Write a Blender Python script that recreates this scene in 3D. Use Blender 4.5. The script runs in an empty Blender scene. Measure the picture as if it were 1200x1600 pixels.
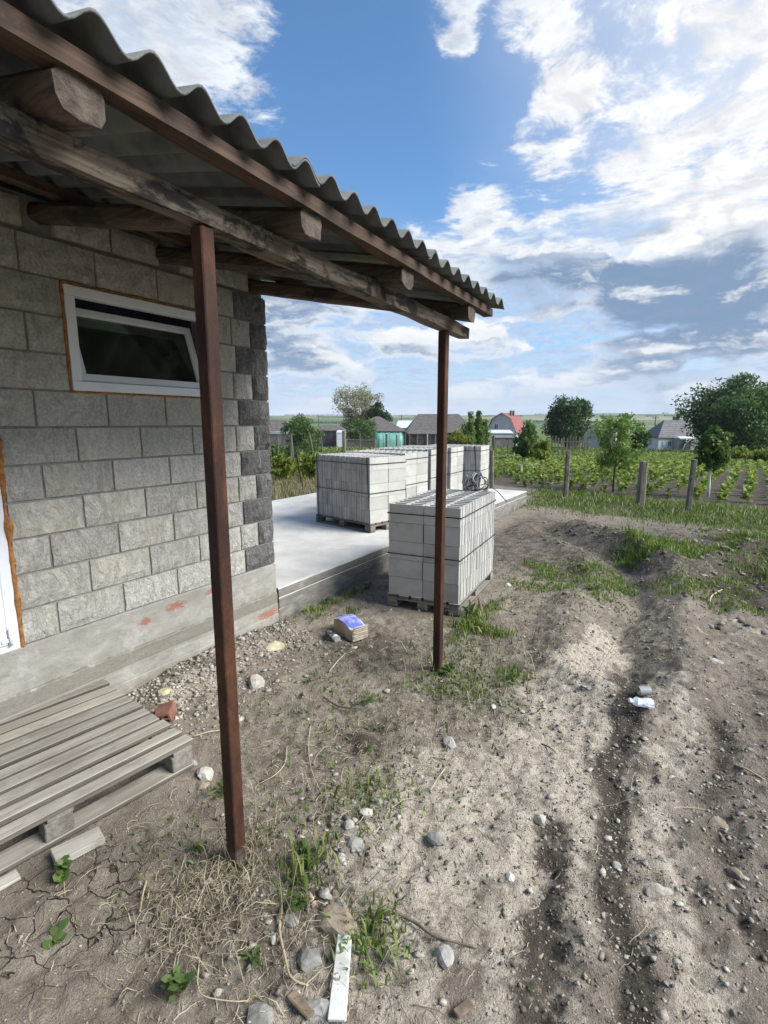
import bpy, bmesh, math, random
import numpy as np
from mathutils import Vector, Matrix, noise as mnoise
R = math.radians
rng = np.random.default_rng(7)
random.seed(7)
scene = bpy.context.scene
COL = scene.collection

# ------------------------------------------------------------------ camera
CAM_H = 1.65; PITCH = math.atan(140/810); YAW = R(31.2)
cam_d = bpy.data.cameras.new('camera'); cam = bpy.data.objects.new('camera', cam_d); COL.objects.link(cam)
cam.location = (0, 0, CAM_H); cam.rotation_euler = (R(90)-PITCH, 0, YAW)
cam_d.sensor_fit = 'VERTICAL'; cam_d.sensor_height = 36; cam_d.sensor_width = 27
cam_d.lens = 810/1600*36; cam_d.clip_start = .05; cam_d.clip_end = 12000
scene.camera = cam

# ------------------------------------------------------------------ node helper
class NT:
    def __init__(s, tree): s.t = tree; s.n = tree.nodes; s.l = tree.links
    def set(s, sock, v):
        if isinstance(v, bpy.types.NodeSocket): s.l.new(v, sock)
        elif v is not None:
            if isinstance(v, (tuple, list)) and sock.type == 'RGBA' and len(v) == 3: v = (*v, 1)
            sock.default_value = v
    def new(s, typ, **k):
        n = s.n.new(typ)
        for a, b in k.items(): setattr(n, a, b)
        return n
    def m(s, op, a, b=None, c=None, clamp=False):
        n = s.new('ShaderNodeMath', operation=op, use_clamp=clamp)
        for i, v in enumerate((a, b, c)):
            if v is not None: s.set(n.inputs[i], v)
        return n.outputs[0]
    def v(s, op, a, b=None, out=0):
        n = s.new('ShaderNodeVectorMath', operation=op); s.set(n.inputs[0], a)
        if b is not None: s.set(n.inputs[3 if op == 'SCALE' else 1], b)
        return n.outputs[out]
    def comb(s, x, y, z):
        n = s.new('ShaderNodeCombineXYZ')
        for i, v in enumerate((x, y, z)): s.set(n.inputs[i], v)
        return n.outputs[0]
    def sep(s, v):
        n = s.new('ShaderNodeSeparateXYZ'); s.set(n.inputs[0], v); return n.outputs
    def noise(s, vec, scale, detail=4, rough=.55, dist=0, out=0):
        n = s.new('ShaderNodeTexNoise'); s.set(n.inputs['Vector'], vec); s.set(n.inputs['Scale'], scale)
        n.inputs['Detail'].default_value = detail; n.inputs['Roughness'].default_value = rough; n.inputs['Distortion'].default_value = dist
        return n.outputs[out]
    def voro(s, vec, scale, feature='F1', rand=1., out=0):
        n = s.new('ShaderNodeTexVoronoi', feature=feature); s.set(n.inputs['Vector'], vec); s.set(n.inputs['Scale'], scale)
        n.inputs['Randomness'].default_value = rand
        return n.outputs[out]
    def mr(s, x, a, b, c=0., d=1., smooth=True):
        n = s.new('ShaderNodeMapRange', interpolation_type='SMOOTHSTEP' if smooth else 'LINEAR')
        s.set(n.inputs[0], x)
        for i, v in enumerate((a, b, c, d)): s.set(n.inputs[1+i], v)
        return n.outputs[0]
    def mix(s, f, a, b, blend='MIX'):
        n = s.new('ShaderNodeMix', data_type='RGBA', blend_type=blend)
        s.set(n.inputs[0], f); s.set(n.inputs[6], a); s.set(n.inputs[7], b); return n.outputs[2]
    def ramp(s, f, stops):
        n = s.new('ShaderNodeValToRGB'); e = n.color_ramp.elements
        while len(e) < len(stops): e.new(.5)
        for el, (p, c) in zip(e, stops): el.position = p; el.color = (*c, 1)
        s.set(n.inputs[0], f); return n.outputs[0]
    def attr(s, name): return s.new('ShaderNodeAttribute', attribute_name=name)
    def bump(s, h, strength=.5, dist=.01, normal=None):
        n = s.new('ShaderNodeBump'); s.set(n.inputs['Height'], h); n.inputs['Strength'].default_value = strength
        n.inputs['Distance'].default_value = dist
        if normal is not None: s.set(n.inputs['Normal'], normal)
        return n.outputs[0]

# ------------------------------------------------------------------ world: sky with broken cloud
SUN_AZ, SUN_EL = R(74), R(39)           # azimuth from +Y (along the wall) towards +X
def ddir(az, el): az, el = R(az), R(el); return (math.sin(az)*math.cos(el), math.cos(az)*math.cos(el), math.sin(el))
world = bpy.data.worlds.new('World'); scene.world = world; world.use_nodes = True
w = NT(world.node_tree); w.n.clear()
sky = w.new('ShaderNodeTexSky', sky_type='NISHITA', sun_disc=False, sun_elevation=SUN_EL, sun_rotation=SUN_AZ,
            air_density=1.0, dust_density=.6, ozone_density=2.0)
D = w.v('NORMALIZE', w.new('ShaderNodeTexCoord').outputs['Generated'])
dx, dy, dz = w.sep(D)
zz = w.m('MAXIMUM', dz, 0.0)
den = w.m('ADD', zz, .10)
P = w.comb(w.m('DIVIDE', dx, den), w.m('DIVIDE', dy, den), 0.)
warp = w.noise(P, 1.3, 3, .5, out=1)
Pw = w.v('ADD', P, w.v('SCALE', w.v('SUBTRACT', warp, (.5, .5, .5)), .35))
def lobe(az, el, rad, amp):
    d = w.v('DOT_PRODUCT', D, ddir(az, el), out=1)
    return w.mr(d, math.cos(R(rad)), math.cos(R(rad*.25)), 0., amp)
bias = w.mr(dz, math.sin(R(24)), math.sin(R(17)), -.02, .10)
for Lb in ((3, 27, 18, .085), (-4, 21, 9, .07), (-52, 30, 11, .20), (-15, 25.5, 4.6, .15), (-14, 29.5, 4.2, .14), (-17, 33, 3.6, .15), (-25, 33.8, 3.2, .19), (-24, 31.2, 2.4, .16), (-27.3, 26.6, 2.8, .19), (-37, 22, 2, .14),
          (-22, 21.0, 4.2, .15), (-31, 28, 11, -.20), (-20, 29, 4, -.10), (-30, 19.5, 5, -.06), (-7, 17.2, 3.0, -.10), (15, 45, 30, .05)):
    bias = w.m('ADD', bias, lobe(*Lb))
n_big = w.noise(Pw, 1.1, 3, .5)
n_det = w.noise(Pw, 5.2, 10, .64, .25)
n_fine = w.noise(Pw, 15., 6, .65, .3)
dens = w.m('ADD', w.m('ADD', w.m('MULTIPLY', n_big, .30), w.m('MULTIPLY', n_det, .70)), w.m('ADD', bias, w.m('MULTIPLY', w.m('SUBTRACT', n_fine, .5), .36)))
mask = w.mr(dens, .50, .68)
n_sh = w.noise(w.v('ADD', Pw, (.05, .04, 0.)), 5.2, 10, .64, .25)
relief = w.mr(w.m('SUBTRACT', n_det, n_sh), -.10, .10, .82, 1.06, smooth=False)
sunny = w.mr(w.v('DOT_PRODUCT', D, ddir(14, 30), out=1), .80, .99, 0., 1.)
thick = w.m('MULTIPLY', w.mr(w.noise(Pw, 2.1, 6, .6), .44, .66), w.mr(dens, .60, .76, .0, .85))
lit = w.mix(sunny, (4.7, 4.9, 5.15), (5.2, 5.2, 5.3))
lit = w.mix(thick, lit, w.mix(sunny, (2.5, 3.0, 3.8), (3.5, 3.8, 4.3)))
lit = w.v('SCALE', lit, relief)
# lower band: layered, flat-based shaded cloud with bright upper rims
v2 = w.v('ADD', w.comb(w.m('MULTIPLY', dx, 4.2), w.m('MULTIPLY', dy, 4.2), w.m('MULTIPLY', dz, 14.)), w.v('SCALE', w.v('SUBTRACT', w.noise(D, 9., 4, .6, out=1), (.5, .5, .5)), .55))
c2 = w.noise(v2, 1.15, 8, .58, .2); c2u = w.noise(w.v('ADD', v2, (0., 0., .42)), 1.15, 8, .58, .2)
d2 = w.m('ADD', c2, w.m('ADD', lobe(-4, 14, 8, .10), w.m('ADD', lobe(-15.5, 14.5, 6, .09), w.m('ADD', lobe(-3, 9, 9, .09), lobe(-24, 10, 9, .0)))))
elj = w.m('ADD', dz, w.m('MULTIPLY', w.m('SUBTRACT', c2, .5), .22))
lowf = w.mr(elj, math.sin(R(20)), math.sin(R(15)), .0, 1.)
dark = w.m('MULTIPLY', w.mr(d2, .49, .63), lowf)
rim = w.m('MULTIPLY', w.mr(w.m('SUBTRACT', c2, c2u), .02, .16), w.mr(d2, .44, .52))
soft = w.mr(c2, .40, .56)
lowc = w.mix(soft, (1.9, 2.75, 4.1), (4.4, 4.6, 4.9))
lowc = w.mix(dark, lowc, (1.0, 1.55, 2.4))
lowc = w.mix(w.m('MULTIPLY', rim, .8), lowc, (5.2, 5.2, 5.2))
skyc = w.v('MULTIPLY', sky.outputs[0], (.60, .84, .99))
veil = w.m('MULTIPLY', w.mr(w.v('DOT_PRODUCT', D, ddir(16, 30), out=1), .78, .99, 0., .7), w.mr(n_big, .3, .62, .45, 1.))
skyc = w.mix(veil, skyc, (4.5, 4.75, 5.1))
col = w.mix(mask, skyc, lit)
lowm = w.mr(elj, math.sin(R(20)), math.sin(R(15)), 0., .95)
lowm = w.m('MULTIPLY', lowm, w.mr(w.m('ADD', soft, w.m('ADD', dark, w.m('MULTIPLY', mask, .6))), .0, .8, .35, 1.))
col = w.mix(lowm, col, lowc)
hz = w.mr(dz, math.sin(R(7.5)), math.sin(R(.5)), 0., .75)
col = w.mix(hz, col, (3.1, 3.6, 4.4))
bg = w.new('ShaderNodeBackground'); bg.inputs[1].default_value = .1
w.set(bg.inputs[0], w.v('SCALE', col, .84))
w.l.new(bg.outputs[0], w.new('ShaderNodeOutputWorld').inputs[0])

sun_d = bpy.data.lights.new('sun', 'SUN'); sun = bpy.data.objects.new('sun', sun_d); COL.objects.link(sun)
sun_d.energy = 2.9; sun_d.angle = R(36); sun_d.color = (1, .97, .92)
sv = Vector((math.sin(SUN_AZ)*math.cos(SUN_EL), math.cos(SUN_AZ)*math.cos(SUN_EL), math.sin(SUN_EL)))
sun.rotation_euler = sv.to_track_quat('Z', 'Y').to_euler(); sun.location = sv*50
vs = scene.view_settings
vs.view_transform = 'Standard'; vs.look = 'None'; vs.exposure = 1.28; vs.gamma = 1; vs.use_curve_mapping = False
scene.cycles.max_bounces = 6; scene.cycles.transparent_max_bounces = 8

# ------------------------------------------------------------------ placing helpers (pixel of the 1200x1600 photograph -> world)
FW = Vector((-math.sin(YAW), math.cos(YAW), 0)); RT = Vector((math.cos(YAW), math.sin(YAW), 0)); UP = Vector((0, 0, 1))
FV = FW*math.cos(PITCH) - UP*math.sin(PITCH); UV = FW*math.sin(PITCH) + UP*math.cos(PITCH)
def ray(x, y): return (FV*810 + RT*(x-600) - UV*(y-800)).normalized()
def gp(x, y, z=0.):
    d = ray(x, y); t = (z-CAM_H)/d.z; return Vector((d.x*t, d.y*t, z))
def gh(x, y): return float(ground_z(np.array([x]), np.array([y]))[0])
def on_ground(x, y):
    p = gp(x, y)
    for _ in range(3): p = gp(x, y, gh(p.x, p.y))
    return p
def at(px, d):
    r = ray(px, 660); k = d/r.dot(FW); x, y = r.x*k, r.y*k
    return Vector((x, y, gh(x, y)))
def hpx(n, d): return n*d/822.

# ------------------------------------------------------------------ numpy noise
def _h(ix, iy, s):
    n = (ix.astype(np.int64)*374761393 + iy.astype(np.int64)*668265263 + s*974711) & 0xffffffff
    n = ((n ^ (n >> 13))*1274126177) & 0xffffffff
    return ((n ^ (n >> 16)) & 0xffff)/65535.
def vnoise(x, y, s=0):
    ix = np.floor(x); iy = np.floor(y); fx = x-ix; fy = y-iy
    fx = fx*fx*(3-2*fx); fy = fy*fy*(3-2*fy)
    a = _h(ix, iy, s); b = _h(ix+1, iy, s); c = _h(ix, iy+1, s); d = _h(ix+1, iy+1, s)
    return (a*(1-fx)+b*fx)*(1-fy) + (c*(1-fx)+d*fx)*fy
def fbm(x, y, o=4, s=0):
    r = 0; a = .5; t = 0
    for i in range(o): r = r + a*vnoise(x, y, s+i*17); t += a; a *= .5; x = x*2.03+11.3; y = y*2.03+5.7
    return r/t
def sst(a, b, x): t = np.clip((x-a)/(b-a), 0, 1); return t*t*(3-2*t)
def pl_dist(x, y, pts):
    best = np.full(x.shape, 1e9); al = np.zeros(x.shape); acc = 0
    for (ax, ay), (bx, by) in zip(pts[:-1], pts[1:]):
        vx, vy = bx-ax, by-ay; L2 = vx*vx+vy*vy
        t = np.clip(((x-ax)*vx+(y-ay)*vy)/L2, 0, 1)
        d = np.hypot(x-ax-t*vx, y-ay-t*vy); k = d < best
        best = np.where(k, d, best); al = np.where(k, acc+t*math.sqrt(L2), al); acc += math.sqrt(L2)
    return best, al

RUT = [(.1, .4), (-.02, 1.37), (-.06, 1.54), (-.11, 1.77), (-.17, 2.08), (-.21, 2.52), (-.24, 2.9), (-.28, 3.63)]
RUT_FAR = [(-.28, 3.63), (-.42, 4.44), (-.42, 5.85), (-.75, 6.9), (-1.35, 7.6), (-1.9, 8.0)]
RUT2 = [(-.42, 2.0), (-.34, 1.78), (-.27, 1.5), (-.25, 1.2)]
RUT3 = [(.42, 1.2), (.30, 2.0), (.24, 2.6), (.2, 3.3)]
LANE1 = [(-.25, 1.0), (-.30, 1.6), (-.36, 2.2), (-.42, 2.9), (-.52, 3.5), (-.56, 4.3)]
LANE2 = [(.2, 1.2), (.08, 1.7), (0., 2.3), (.02, 2.9), (.0, 3.6)]
LANE3 = [(-.7, .9), (-.72, 1.6), (-.72, 2.2), (-.62, 2.8), (-.6, 3.4)]
RIDGE1 = [(-1.6, 8.3), (-1.0, 8.1), (-.55, 7.5), (-.3, 6.6)]
RIDGE2 = [(.05, 6.6), (.45, 7.5), (.9, 8.4), (1.6, 9.2)]
def ground_z(x, y):
    d = np.hypot(x, y)
    h = np.where(d > 15, -.034*(np.minimum(d, 130)-15), 0.)
    near = sst(26, 8, d)
    h = h + near*((fbm(x*.9, y*.9, 3, 3)-.5)*.09)
    wob = (fbm(x*3, y*3, 2, 40)-.5)*.08
    yard = sst(-3.1, -2.7, x)*near
    dr, al = pl_dist(x+wob, y, RUT); br = .35+.9*fbm(x*2.2, y*2.2, 3, 91); h = h - yard*br*(.028*np.exp(-(dr/.06)**2) - .005*np.exp(-((dr-.14)/.06)**2))
    dr, _ = pl_dist(x+wob, y, RUT2); h = h - .022*np.exp(-(dr/.06)**2)
    dr, _ = pl_dist(x+wob, y, RUT3); h = h - .014*np.exp(-(dr/.07)**2)
    dr, _ = pl_dist(x+wob*2, y, RUT_FAR); h = h - yard*(.10*np.exp(-(dr/.16)**2) - .07*np.exp(-((dr-.42)/.15)**2))
    for pts in (LANE1, LANE2, LANE3):
        dr, al = pl_dist(x+wob, y, pts)
        h = h + -.013*np.abs(np.sin(al*math.pi/.085 + dr*18 + 3*fbm(x*6, y*6, 2, 15)))*sst(.17, .09, dr)*sst(.36, .5, fbm(x*2.5, y*2.5, 2, 14))
    for pts in (RIDGE1, RIDGE2):
        dr, _ = pl_dist(x+wob*2, y, pts); h = h + .12*np.exp(-(dr/.22)**2)
    clod = sst(0, .5, x)*sst(4.5, 6, y)*sst(10, 8.5, y)
    h = h + clod*(fbm(x*3.3, y*3.3, 4, 9)-.4)*.24
    fine = sst(11, 4, d)
    h = h + fine*((fbm(x*9, y*9, 4, 21)-.5)*.042 + (fbm(x*34, y*34, 3, 23)-.5)*.020 - np.abs(fbm(x*15, y*15, 3, 25)-.5)*.05)
    # rubble bank along the plinth, earth under the pallet and slab kept low
    h = h + .05*np.exp(-((x+2.75)/.22)**2)*sst(1.5, 2.0, y)*sst(3.6, 3.0, y)
    flat = sst(.12, .0, np.maximum(np.maximum(-2.38-x, x+1.6), np.maximum(3.85-y, y-5.25)))
    h = h*(1-flat) + flat*(-.004)
    flat = sst(.10, .0, np.maximum(np.maximum(-3.1-x, x+1.9), np.maximum(.1-y, y-1.65)))
    h = h*(1-flat) + flat*(-.01)
    inside = (x < -2.9) & (y < 10.6) & (x > -7) & (y > -8)
    return np.where(inside, np.minimum(h, -.02), h)

# ------------------------------------------------------------------ object helpers
def link(name, me, mat=None, parent=None, loc=(0, 0, 0), rot=(0, 0, 0)):
    o = bpy.data.objects.new(name, me); COL.objects.link(o); o.location = loc; o.rotation_euler = rot
    if parent is not None: o.parent = parent
    if mat is not None and me is not None and not me.materials: me.materials.append(mat)
    return o
def tag(o, label, cat, group=None):
    o['label'] = label; o['category'] = cat
    if group: o['group'] = group
    return o
def thing(name, label, cat, loc=(0, 0, 0), rz=0, group=None):
    o = bpy.data.objects.new(name, None); COL.objects.link(o); o.location = loc; o.rotation_euler = (0, 0, rz)
    o.empty_display_size = .1
    return tag(o, label, cat, group)
def kind(o, k): o['kind'] = k; return o
def np_mesh(name, verts, faces, smooth=False):
    verts = np.asarray(verts, dtype=np.float32); faces = np.asarray(faces, dtype=np.int32)
    me = bpy.data.meshes.new(name); k = faces.shape[1]
    me.vertices.add(len(verts)); me.vertices.foreach_set('co', verts.ravel())
    me.loops.add(faces.size); me.loops.foreach_set('vertex_index', faces.ravel())
    me.polygons.add(len(faces)); me.polygons.foreach_set('loop_start', np.arange(0, faces.size, k, dtype=np.int32))
    if smooth: me.polygons.foreach_set('use_smooth', np.ones(len(faces), dtype=bool))
    me.update(calc_edges=True); me.validate()
    return me
def bm_mesh(name, bm, smooth=False):
    me = bpy.data.meshes.new(name); bm.normal_update(); bm.to_mesh(me); bm.free()
    if smooth: me.polygons.foreach_set('use_smooth', [True]*len(me.polygons))
    return me
def add_box(bm, lo, hi, M=None, jit=0):
    x0, y0, z0 = lo; x1, y1, z1 = hi
    vs = []
    for z in (z0, z1):
        for (x, y) in ((x0, y0), (x1, y0), (x1, y1), (x0, y1)):
            p = Vector((x, y, z)) + Vector((random.uniform(-jit, jit), random.uniform(-jit, jit), random.uniform(-jit, jit)))
            vs.append(bm.verts.new(M @ p if M else p))
    for f in ((3, 2, 1, 0), (4, 5, 6, 7), (0, 1, 5, 4), (1, 2, 6, 5), (2, 3, 7, 6), (3, 0, 4, 7)): bm.faces.new([vs[i] for i in f])
def bevel(bm, w, seg=1):
    bmesh.ops.bevel(bm, geom=list(bm.edges), offset=w, segments=seg, affect='EDGES', profile=.5, clamp_overlap=True)
def box_mesh(name, lo, hi, bev=0, jit=0, smooth=False):
    bm = bmesh.new(); add_box(bm, lo, hi, jit=jit)
    if bev: bevel(bm, bev)
    return bm_mesh(name, bm, smooth)
def box(name, lo, hi, mat, parent=None, bev=0, jit=0):
    c = [(a+b)/2 for a, b in zip(lo, hi)]
    h = [(b-a)/2 for a, b in zip(lo, hi)]
    return link(name, box_mesh(name, [-a for a in h], h, bev, jit), mat, parent, c)
def add_tube(bm, pts, rad, n=8, caps=True):
    pts = [Vector(p) for p in pts]; rings = []
    if not isinstance(rad, (list, tuple)): rad = [rad]*len(pts)
    ref = None
    for i, p in enumerate(pts):
        t = (pts[min(i+1, len(pts)-1)] - pts[max(i-1, 0)]).normalized()
        if ref is None: ref = t.orthogonal().normalized()
        ref = (ref - t*ref.dot(t)).normalized(); b = t.cross(ref)
        rings.append([bm.verts.new(p + (ref*math.cos(2*math.pi*k/n)+b*math.sin(2*math.pi*k/n))*rad[i]) for k in range(n)])
    for a, b in zip(rings[:-1], rings[1:]):
        for k in range(n): bm.faces.new((a[k], a[(k+1) % n], b[(k+1) % n], b[k]))
    if caps: bm.faces.new(rings[0][::-1]); bm.faces.new(rings[-1])
def tube_mesh(name, pts, rad, n=8, smooth=True):
    bm = bmesh.new(); add_tube(bm, pts, rad, n); return bm_mesh(name, bm, smooth)
def prism(bm, poly, y0, y1):           # polygon in x,z extruded along y
    a = [bm.verts.new((x, y0, z)) for x, z in poly]; b = [bm.verts.new((x, y1, z)) for x, z in poly]; n = len(poly)
    bm.faces.new(a); bm.faces.new(b[::-1])
    for i in range(n): bm.faces.new((a[(i+1) % n], a[i], b[i], b[(i+1) % n]))

# ------------------------------------------------------------------ materials
def material(name, fn):
    m = bpy.data.materials.new(name); m.use_nodes = True; t = NT(m.node_tree); t.n.clear()
    b = t.new('ShaderNodeBsdfPrincipled'); o = t.new('ShaderNodeOutputMaterial'); t.l.new(b.outputs[0], o.inputs[0])
    b.inputs['Roughness'].default_value = .85; b.inputs['Specular IOR Level'].default_value = .3
    fn(t, b); t.b = b
    return m
def ocoord(t, rnd=True):
    c = t.new('ShaderNodeTexCoord').outputs['Object']
    if rnd:
        r = t.new('ShaderNodeObjectInfo').outputs['Random']
        c = t.v('ADD', c, t.comb(t.m('MULTIPLY', r, 37.), t.m('MULTIPLY', r, 91.), t.m('MULTIPLY', r, 53.)))
    return c
def orand(t): return t.new('ShaderNodeObjectInfo').outputs['Random']
def isl(t): return t.new('ShaderNodeNewGeometry').outputs['Random Per Island']

def noisy(name, c0, c1, scale=8, detail=6, rough=.85, bump=.3, bscale=60, bdist=.004, rnd_amt=.25, spec=.3, metal=0, c2=None):
    def fn(t, b):
        c = ocoord(t)
        n = t.noise(c, scale, detail, .6)
        col = t.mix(t.mr(n, .3, .7), c0, c1)
        if c2 is not None: col = t.mix(t.mr(t.noise(c, scale*.37, 5, .6), .52, .68), col, c2)
        if rnd_amt: col = t.v('SCALE', col, t.mr(orand(t), 0., 1., 1-rnd_amt, 1+rnd_amt*.6, smooth=False))
        t.set(b.inputs['Base Color'], col)
        b.inputs['Roughness'].default_value = rough; b.inputs['Specular IOR Level'].default_value = spec; b.inputs['Metallic'].default_value = metal
        if bump: t.set(b.inputs['Normal'], t.bump(t.noise(c, bscale, 5, .65), bump, bdist))
    return material(name, fn)

def wood(name, c0, c1, axis='y', dark=(.05, .045, .04), darkamt=.5, rough=.85, s=1., rnd=.25, side_shade=0.):
    def fn(t, b):
        c = ocoord(t)
        st = {'x': (1.2, 26, 26), 'y': (26, 1.2, 26), 'z': (26, 26, 1.2)}[axis]
        g = t.noise(t.v('MULTIPLY', c, st), 2.2*s, 8, .65, .3)
        g2 = t.noise(t.v('MULTIPLY', c, st), 7*s, 3, .6)
        col = t.mix(t.mr(g, .32, .68), c0, c1)
        col = t.mix(t.m('MULTIPLY', t.mr(g2, .56, .7), .4), col, dark)
        st2 = t.noise(t.v('MULTIPLY', c, {'x': (.5, 1, 1), 'y': (1, .5, 1), 'z': (1, 1, .5)}[axis]), 7*s, 7, .72, .4)
        col = t.mix(t.m('MULTIPLY', t.mr(st2, .50, .60), darkamt), col, dark)
        kn = t.voro(t.v('MULTIPLY', c, {'x': (2, 9, 9), 'y': (9, 2, 9), 'z': (9, 9, 2)}[axis]), 1., 'F1')
        col = t.mix(t.mr(kn, .12, .06, 0., .8), col, dark)
        col = t.v('SCALE', col, t.mr(orand(t), 0., 1., 1-rnd, 1+rnd*.7, smooth=False))
        if side_shade:  # upright faces coloured darker: painted shade for the gaps between boards
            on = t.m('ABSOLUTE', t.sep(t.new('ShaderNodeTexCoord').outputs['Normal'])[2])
            col = t.mix(t.m('MULTIPLY', t.mr(on, .75, .4), side_shade), col, (.05, .043, .034))
        t.set(b.inputs['Base Color'], col); b.inputs['Roughness'].default_value = rough
        h = t.m('ADD', g, t.m('MULTIPLY', g2, .4))
        t.set(b.inputs['Normal'], t.bump(h, .55, .004))
    return material(name, fn)

def leafmat(name, cols, trans=.35, rough=.55, rnd=.15):
    def fn(t, b):
        r = isl(t)
        k = len(cols)-1
        col = t.ramp(r, [(i/k, c) for i, c in enumerate(cols)])
        if rnd: col = t.v('SCALE', col, t.mr(orand(t), 0., 1., 1-rnd, 1+rnd, smooth=False))
        t.set(b.inputs['Base Color'], col); b.inputs['Roughness'].default_value = rough; b.inputs['Specular IOR Level'].default_value = .25
        tr = t.new('ShaderNodeBsdfTranslucent'); t.set(tr.inputs[0], t.v('MULTIPLY', col, (1.25, 1.3, .7)))
        mx = t.new('ShaderNodeMixShader'); mx.inputs[0].default_value = trans
        t.l.new(b.outputs[0], mx.inputs[1]); t.l.new(tr.outputs[0], mx.inputs[2])
        out = [n for n in t.n if n.type == 'OUTPUT_MATERIAL'][0]; t.l.new(mx.outputs[0], out.inputs[0])
    return material(name, fn)

def ground_fn(t, b):
    pos = t.new('ShaderNodeTexCoord').outputs['Object']
    z = t.attr('zone').outputs['Color']; pale, dark, green = [t.sep(z)[i] for i in range(3)]
    z2 = t.sep(t.attr('zonetwo').outputs['Color']); farf, straw, crack = z2[0], z2[1], z2[2]
    nb = t.noise(pos, 1.7, 6, .62, .2); nm = t.noise(pos, 7.5, 7, .65, .3); nf = t.noise(pos, 42., 6, .7); nff = t.noise(pos, 190., 4, .7)
    base = t.ramp(nm, [(.22, (.135, .118, .097)), (.5, (.25, .222, .186)), (.75, (.36, .325, .277))])
    base = t.mix(t.mr(nb, .42, .66, 0., .55), base, (.17, .145, .115))
    pcol = t.ramp(nf, [(.25, (.27, .238, .195)), (.5, (.45, .41, .348)), (.75, (.59, .55, .48))])
    pm = t.mr(t.m('ADD', pale, t.m('MULTIPLY', t.m('SUBTRACT', t.m('ADD', t.m('MULTIPLY', nm, .6), t.m('MULTIPLY', nb, .4)), .5), 3.4)), .30, .85)
    col = t.mix(pm, base, pcol)
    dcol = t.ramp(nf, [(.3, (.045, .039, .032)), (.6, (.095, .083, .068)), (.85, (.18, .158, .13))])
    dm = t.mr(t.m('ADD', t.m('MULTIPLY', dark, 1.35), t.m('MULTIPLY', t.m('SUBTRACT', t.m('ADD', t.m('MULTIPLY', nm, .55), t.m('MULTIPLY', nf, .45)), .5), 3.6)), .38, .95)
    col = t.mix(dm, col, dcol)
    gcol = t.ramp(nf, [(.3, (.030, .045, .012)), (.6, (.075, .105, .028)), (.85, (.14, .17, .05))])
    gm = t.mr(t.m('ADD', green, t.m('MULTIPLY', t.m('SUBTRACT', t.m('ADD', t.m('MULTIPLY', nm, .5), t.m('MULTIPLY', nf, .5)), .5), 1.6)), .35, .75)
    col = t.mix(gm, col, gcol)
    # far fields
    fcol = t.ramp(t.noise(pos, .05, 5, .6), [(.3, (.06, .10, .025)), (.55, (.10, .145, .04)), (.75, (.15, .17, .06))])
    col = t.mix(farf, col, fcol)
    # small pale stones and grit
    v = t.voro(pos, 75.); vc = t.voro(pos, 75., out=1)
    grit = t.m('MULTIPLY', t.mr(v, .34, .22), t.m('GREATER_THAN', t.sep(vc)[0], .74))
    col = t.mix(t.m('MULTIPLY', grit, .6), col, t.mix(t.sep(vc)[1], (.30, .275, .23), (.55, .52, .46)))
    col = t.v('SCALE', col, t.mr(nff, .25, .75, .72, 1.25)); col = t.v('MULTIPLY', col, (1.06, 1.02, .965))
    # drying cracks
    wpos = t.v('ADD', pos, t.v('SCALE', t.noise(pos, 5., 3, .6, out=1), .16))
    ck = t.voro(wpos, 8.5, 'DISTANCE_TO_EDGE')
    ckm = t.m('MULTIPLY', t.mr(ck, .026, .006), t.mr(t.m('ADD', crack, t.m('MULTIPLY', t.m('SUBTRACT', nb, .5), 1.6)), .4, .7))
    col = t.mix(t.m('MULTIPLY', ckm, .8), col, (.02, .017, .013))
    t.set(b.inputs['Base Color'], col)
    b.inputs['Roughness'].default_value = .95; b.inputs['Specular IOR Level'].default_value = .15
    h = t.m('ADD', t.m('ADD', t.m('MULTIPLY', nm, .9), t.m('MULTIPLY', nf, .55)), t.m('ADD', t.m('MULTIPLY', nff, .22), t.m('MULTIPLY', grit, .25)))
    h = t.m('SUBTRACT', h, t.m('MULTIPLY', ckm, .7))
    t.set(b.inputs['Normal'], t.bump(h, 1., .038))
M_ground = material('ground', ground_fn)

def hills_fn(t, b):
    pos = t.new('ShaderNodeTexCoord').outputs['Object']
    s = t.v('MULTIPLY', pos, (1., 1., 0.))
    wv = t.v('ADD', s, t.v('SCALE', t.noise(s, .002, 2, .5, out=1), 120.))
    rc = t.voro(t.v('MULTIPLY', wv, (.0022, .0052, 0.)), 1., out=1)
    r = t.sep(rc)[0]
    col = t.ramp(r, [(0., (.10, .155, .055)), (.3, (.075, .13, .045)), (.5, (.17, .20, .09)), (.72, (.27, .26, .15)), (.86, (.10, .15, .06)), (1., (.19, .22, .11))])
    col = t.mix(t.mr(t.noise(t.v('MULTIPLY', pos, (1., .25, 1.)), .03, 6, .65), .3, .7, 0., .35), col, (.06, .085, .035))
    e = t.voro(t.v('MULTIPLY', wv, (.0022, .0052, 0.)), 1., 'DISTANCE_TO_EDGE')
    col = t.mix(t.mr(e, .03, .012, 0., .75), col, (.035, .06, .025))
    t.set(b.inputs['Base Color'], col); b.inputs['Roughness'].default_value = 1
M_hills = material('hills', hills_fn)

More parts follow.
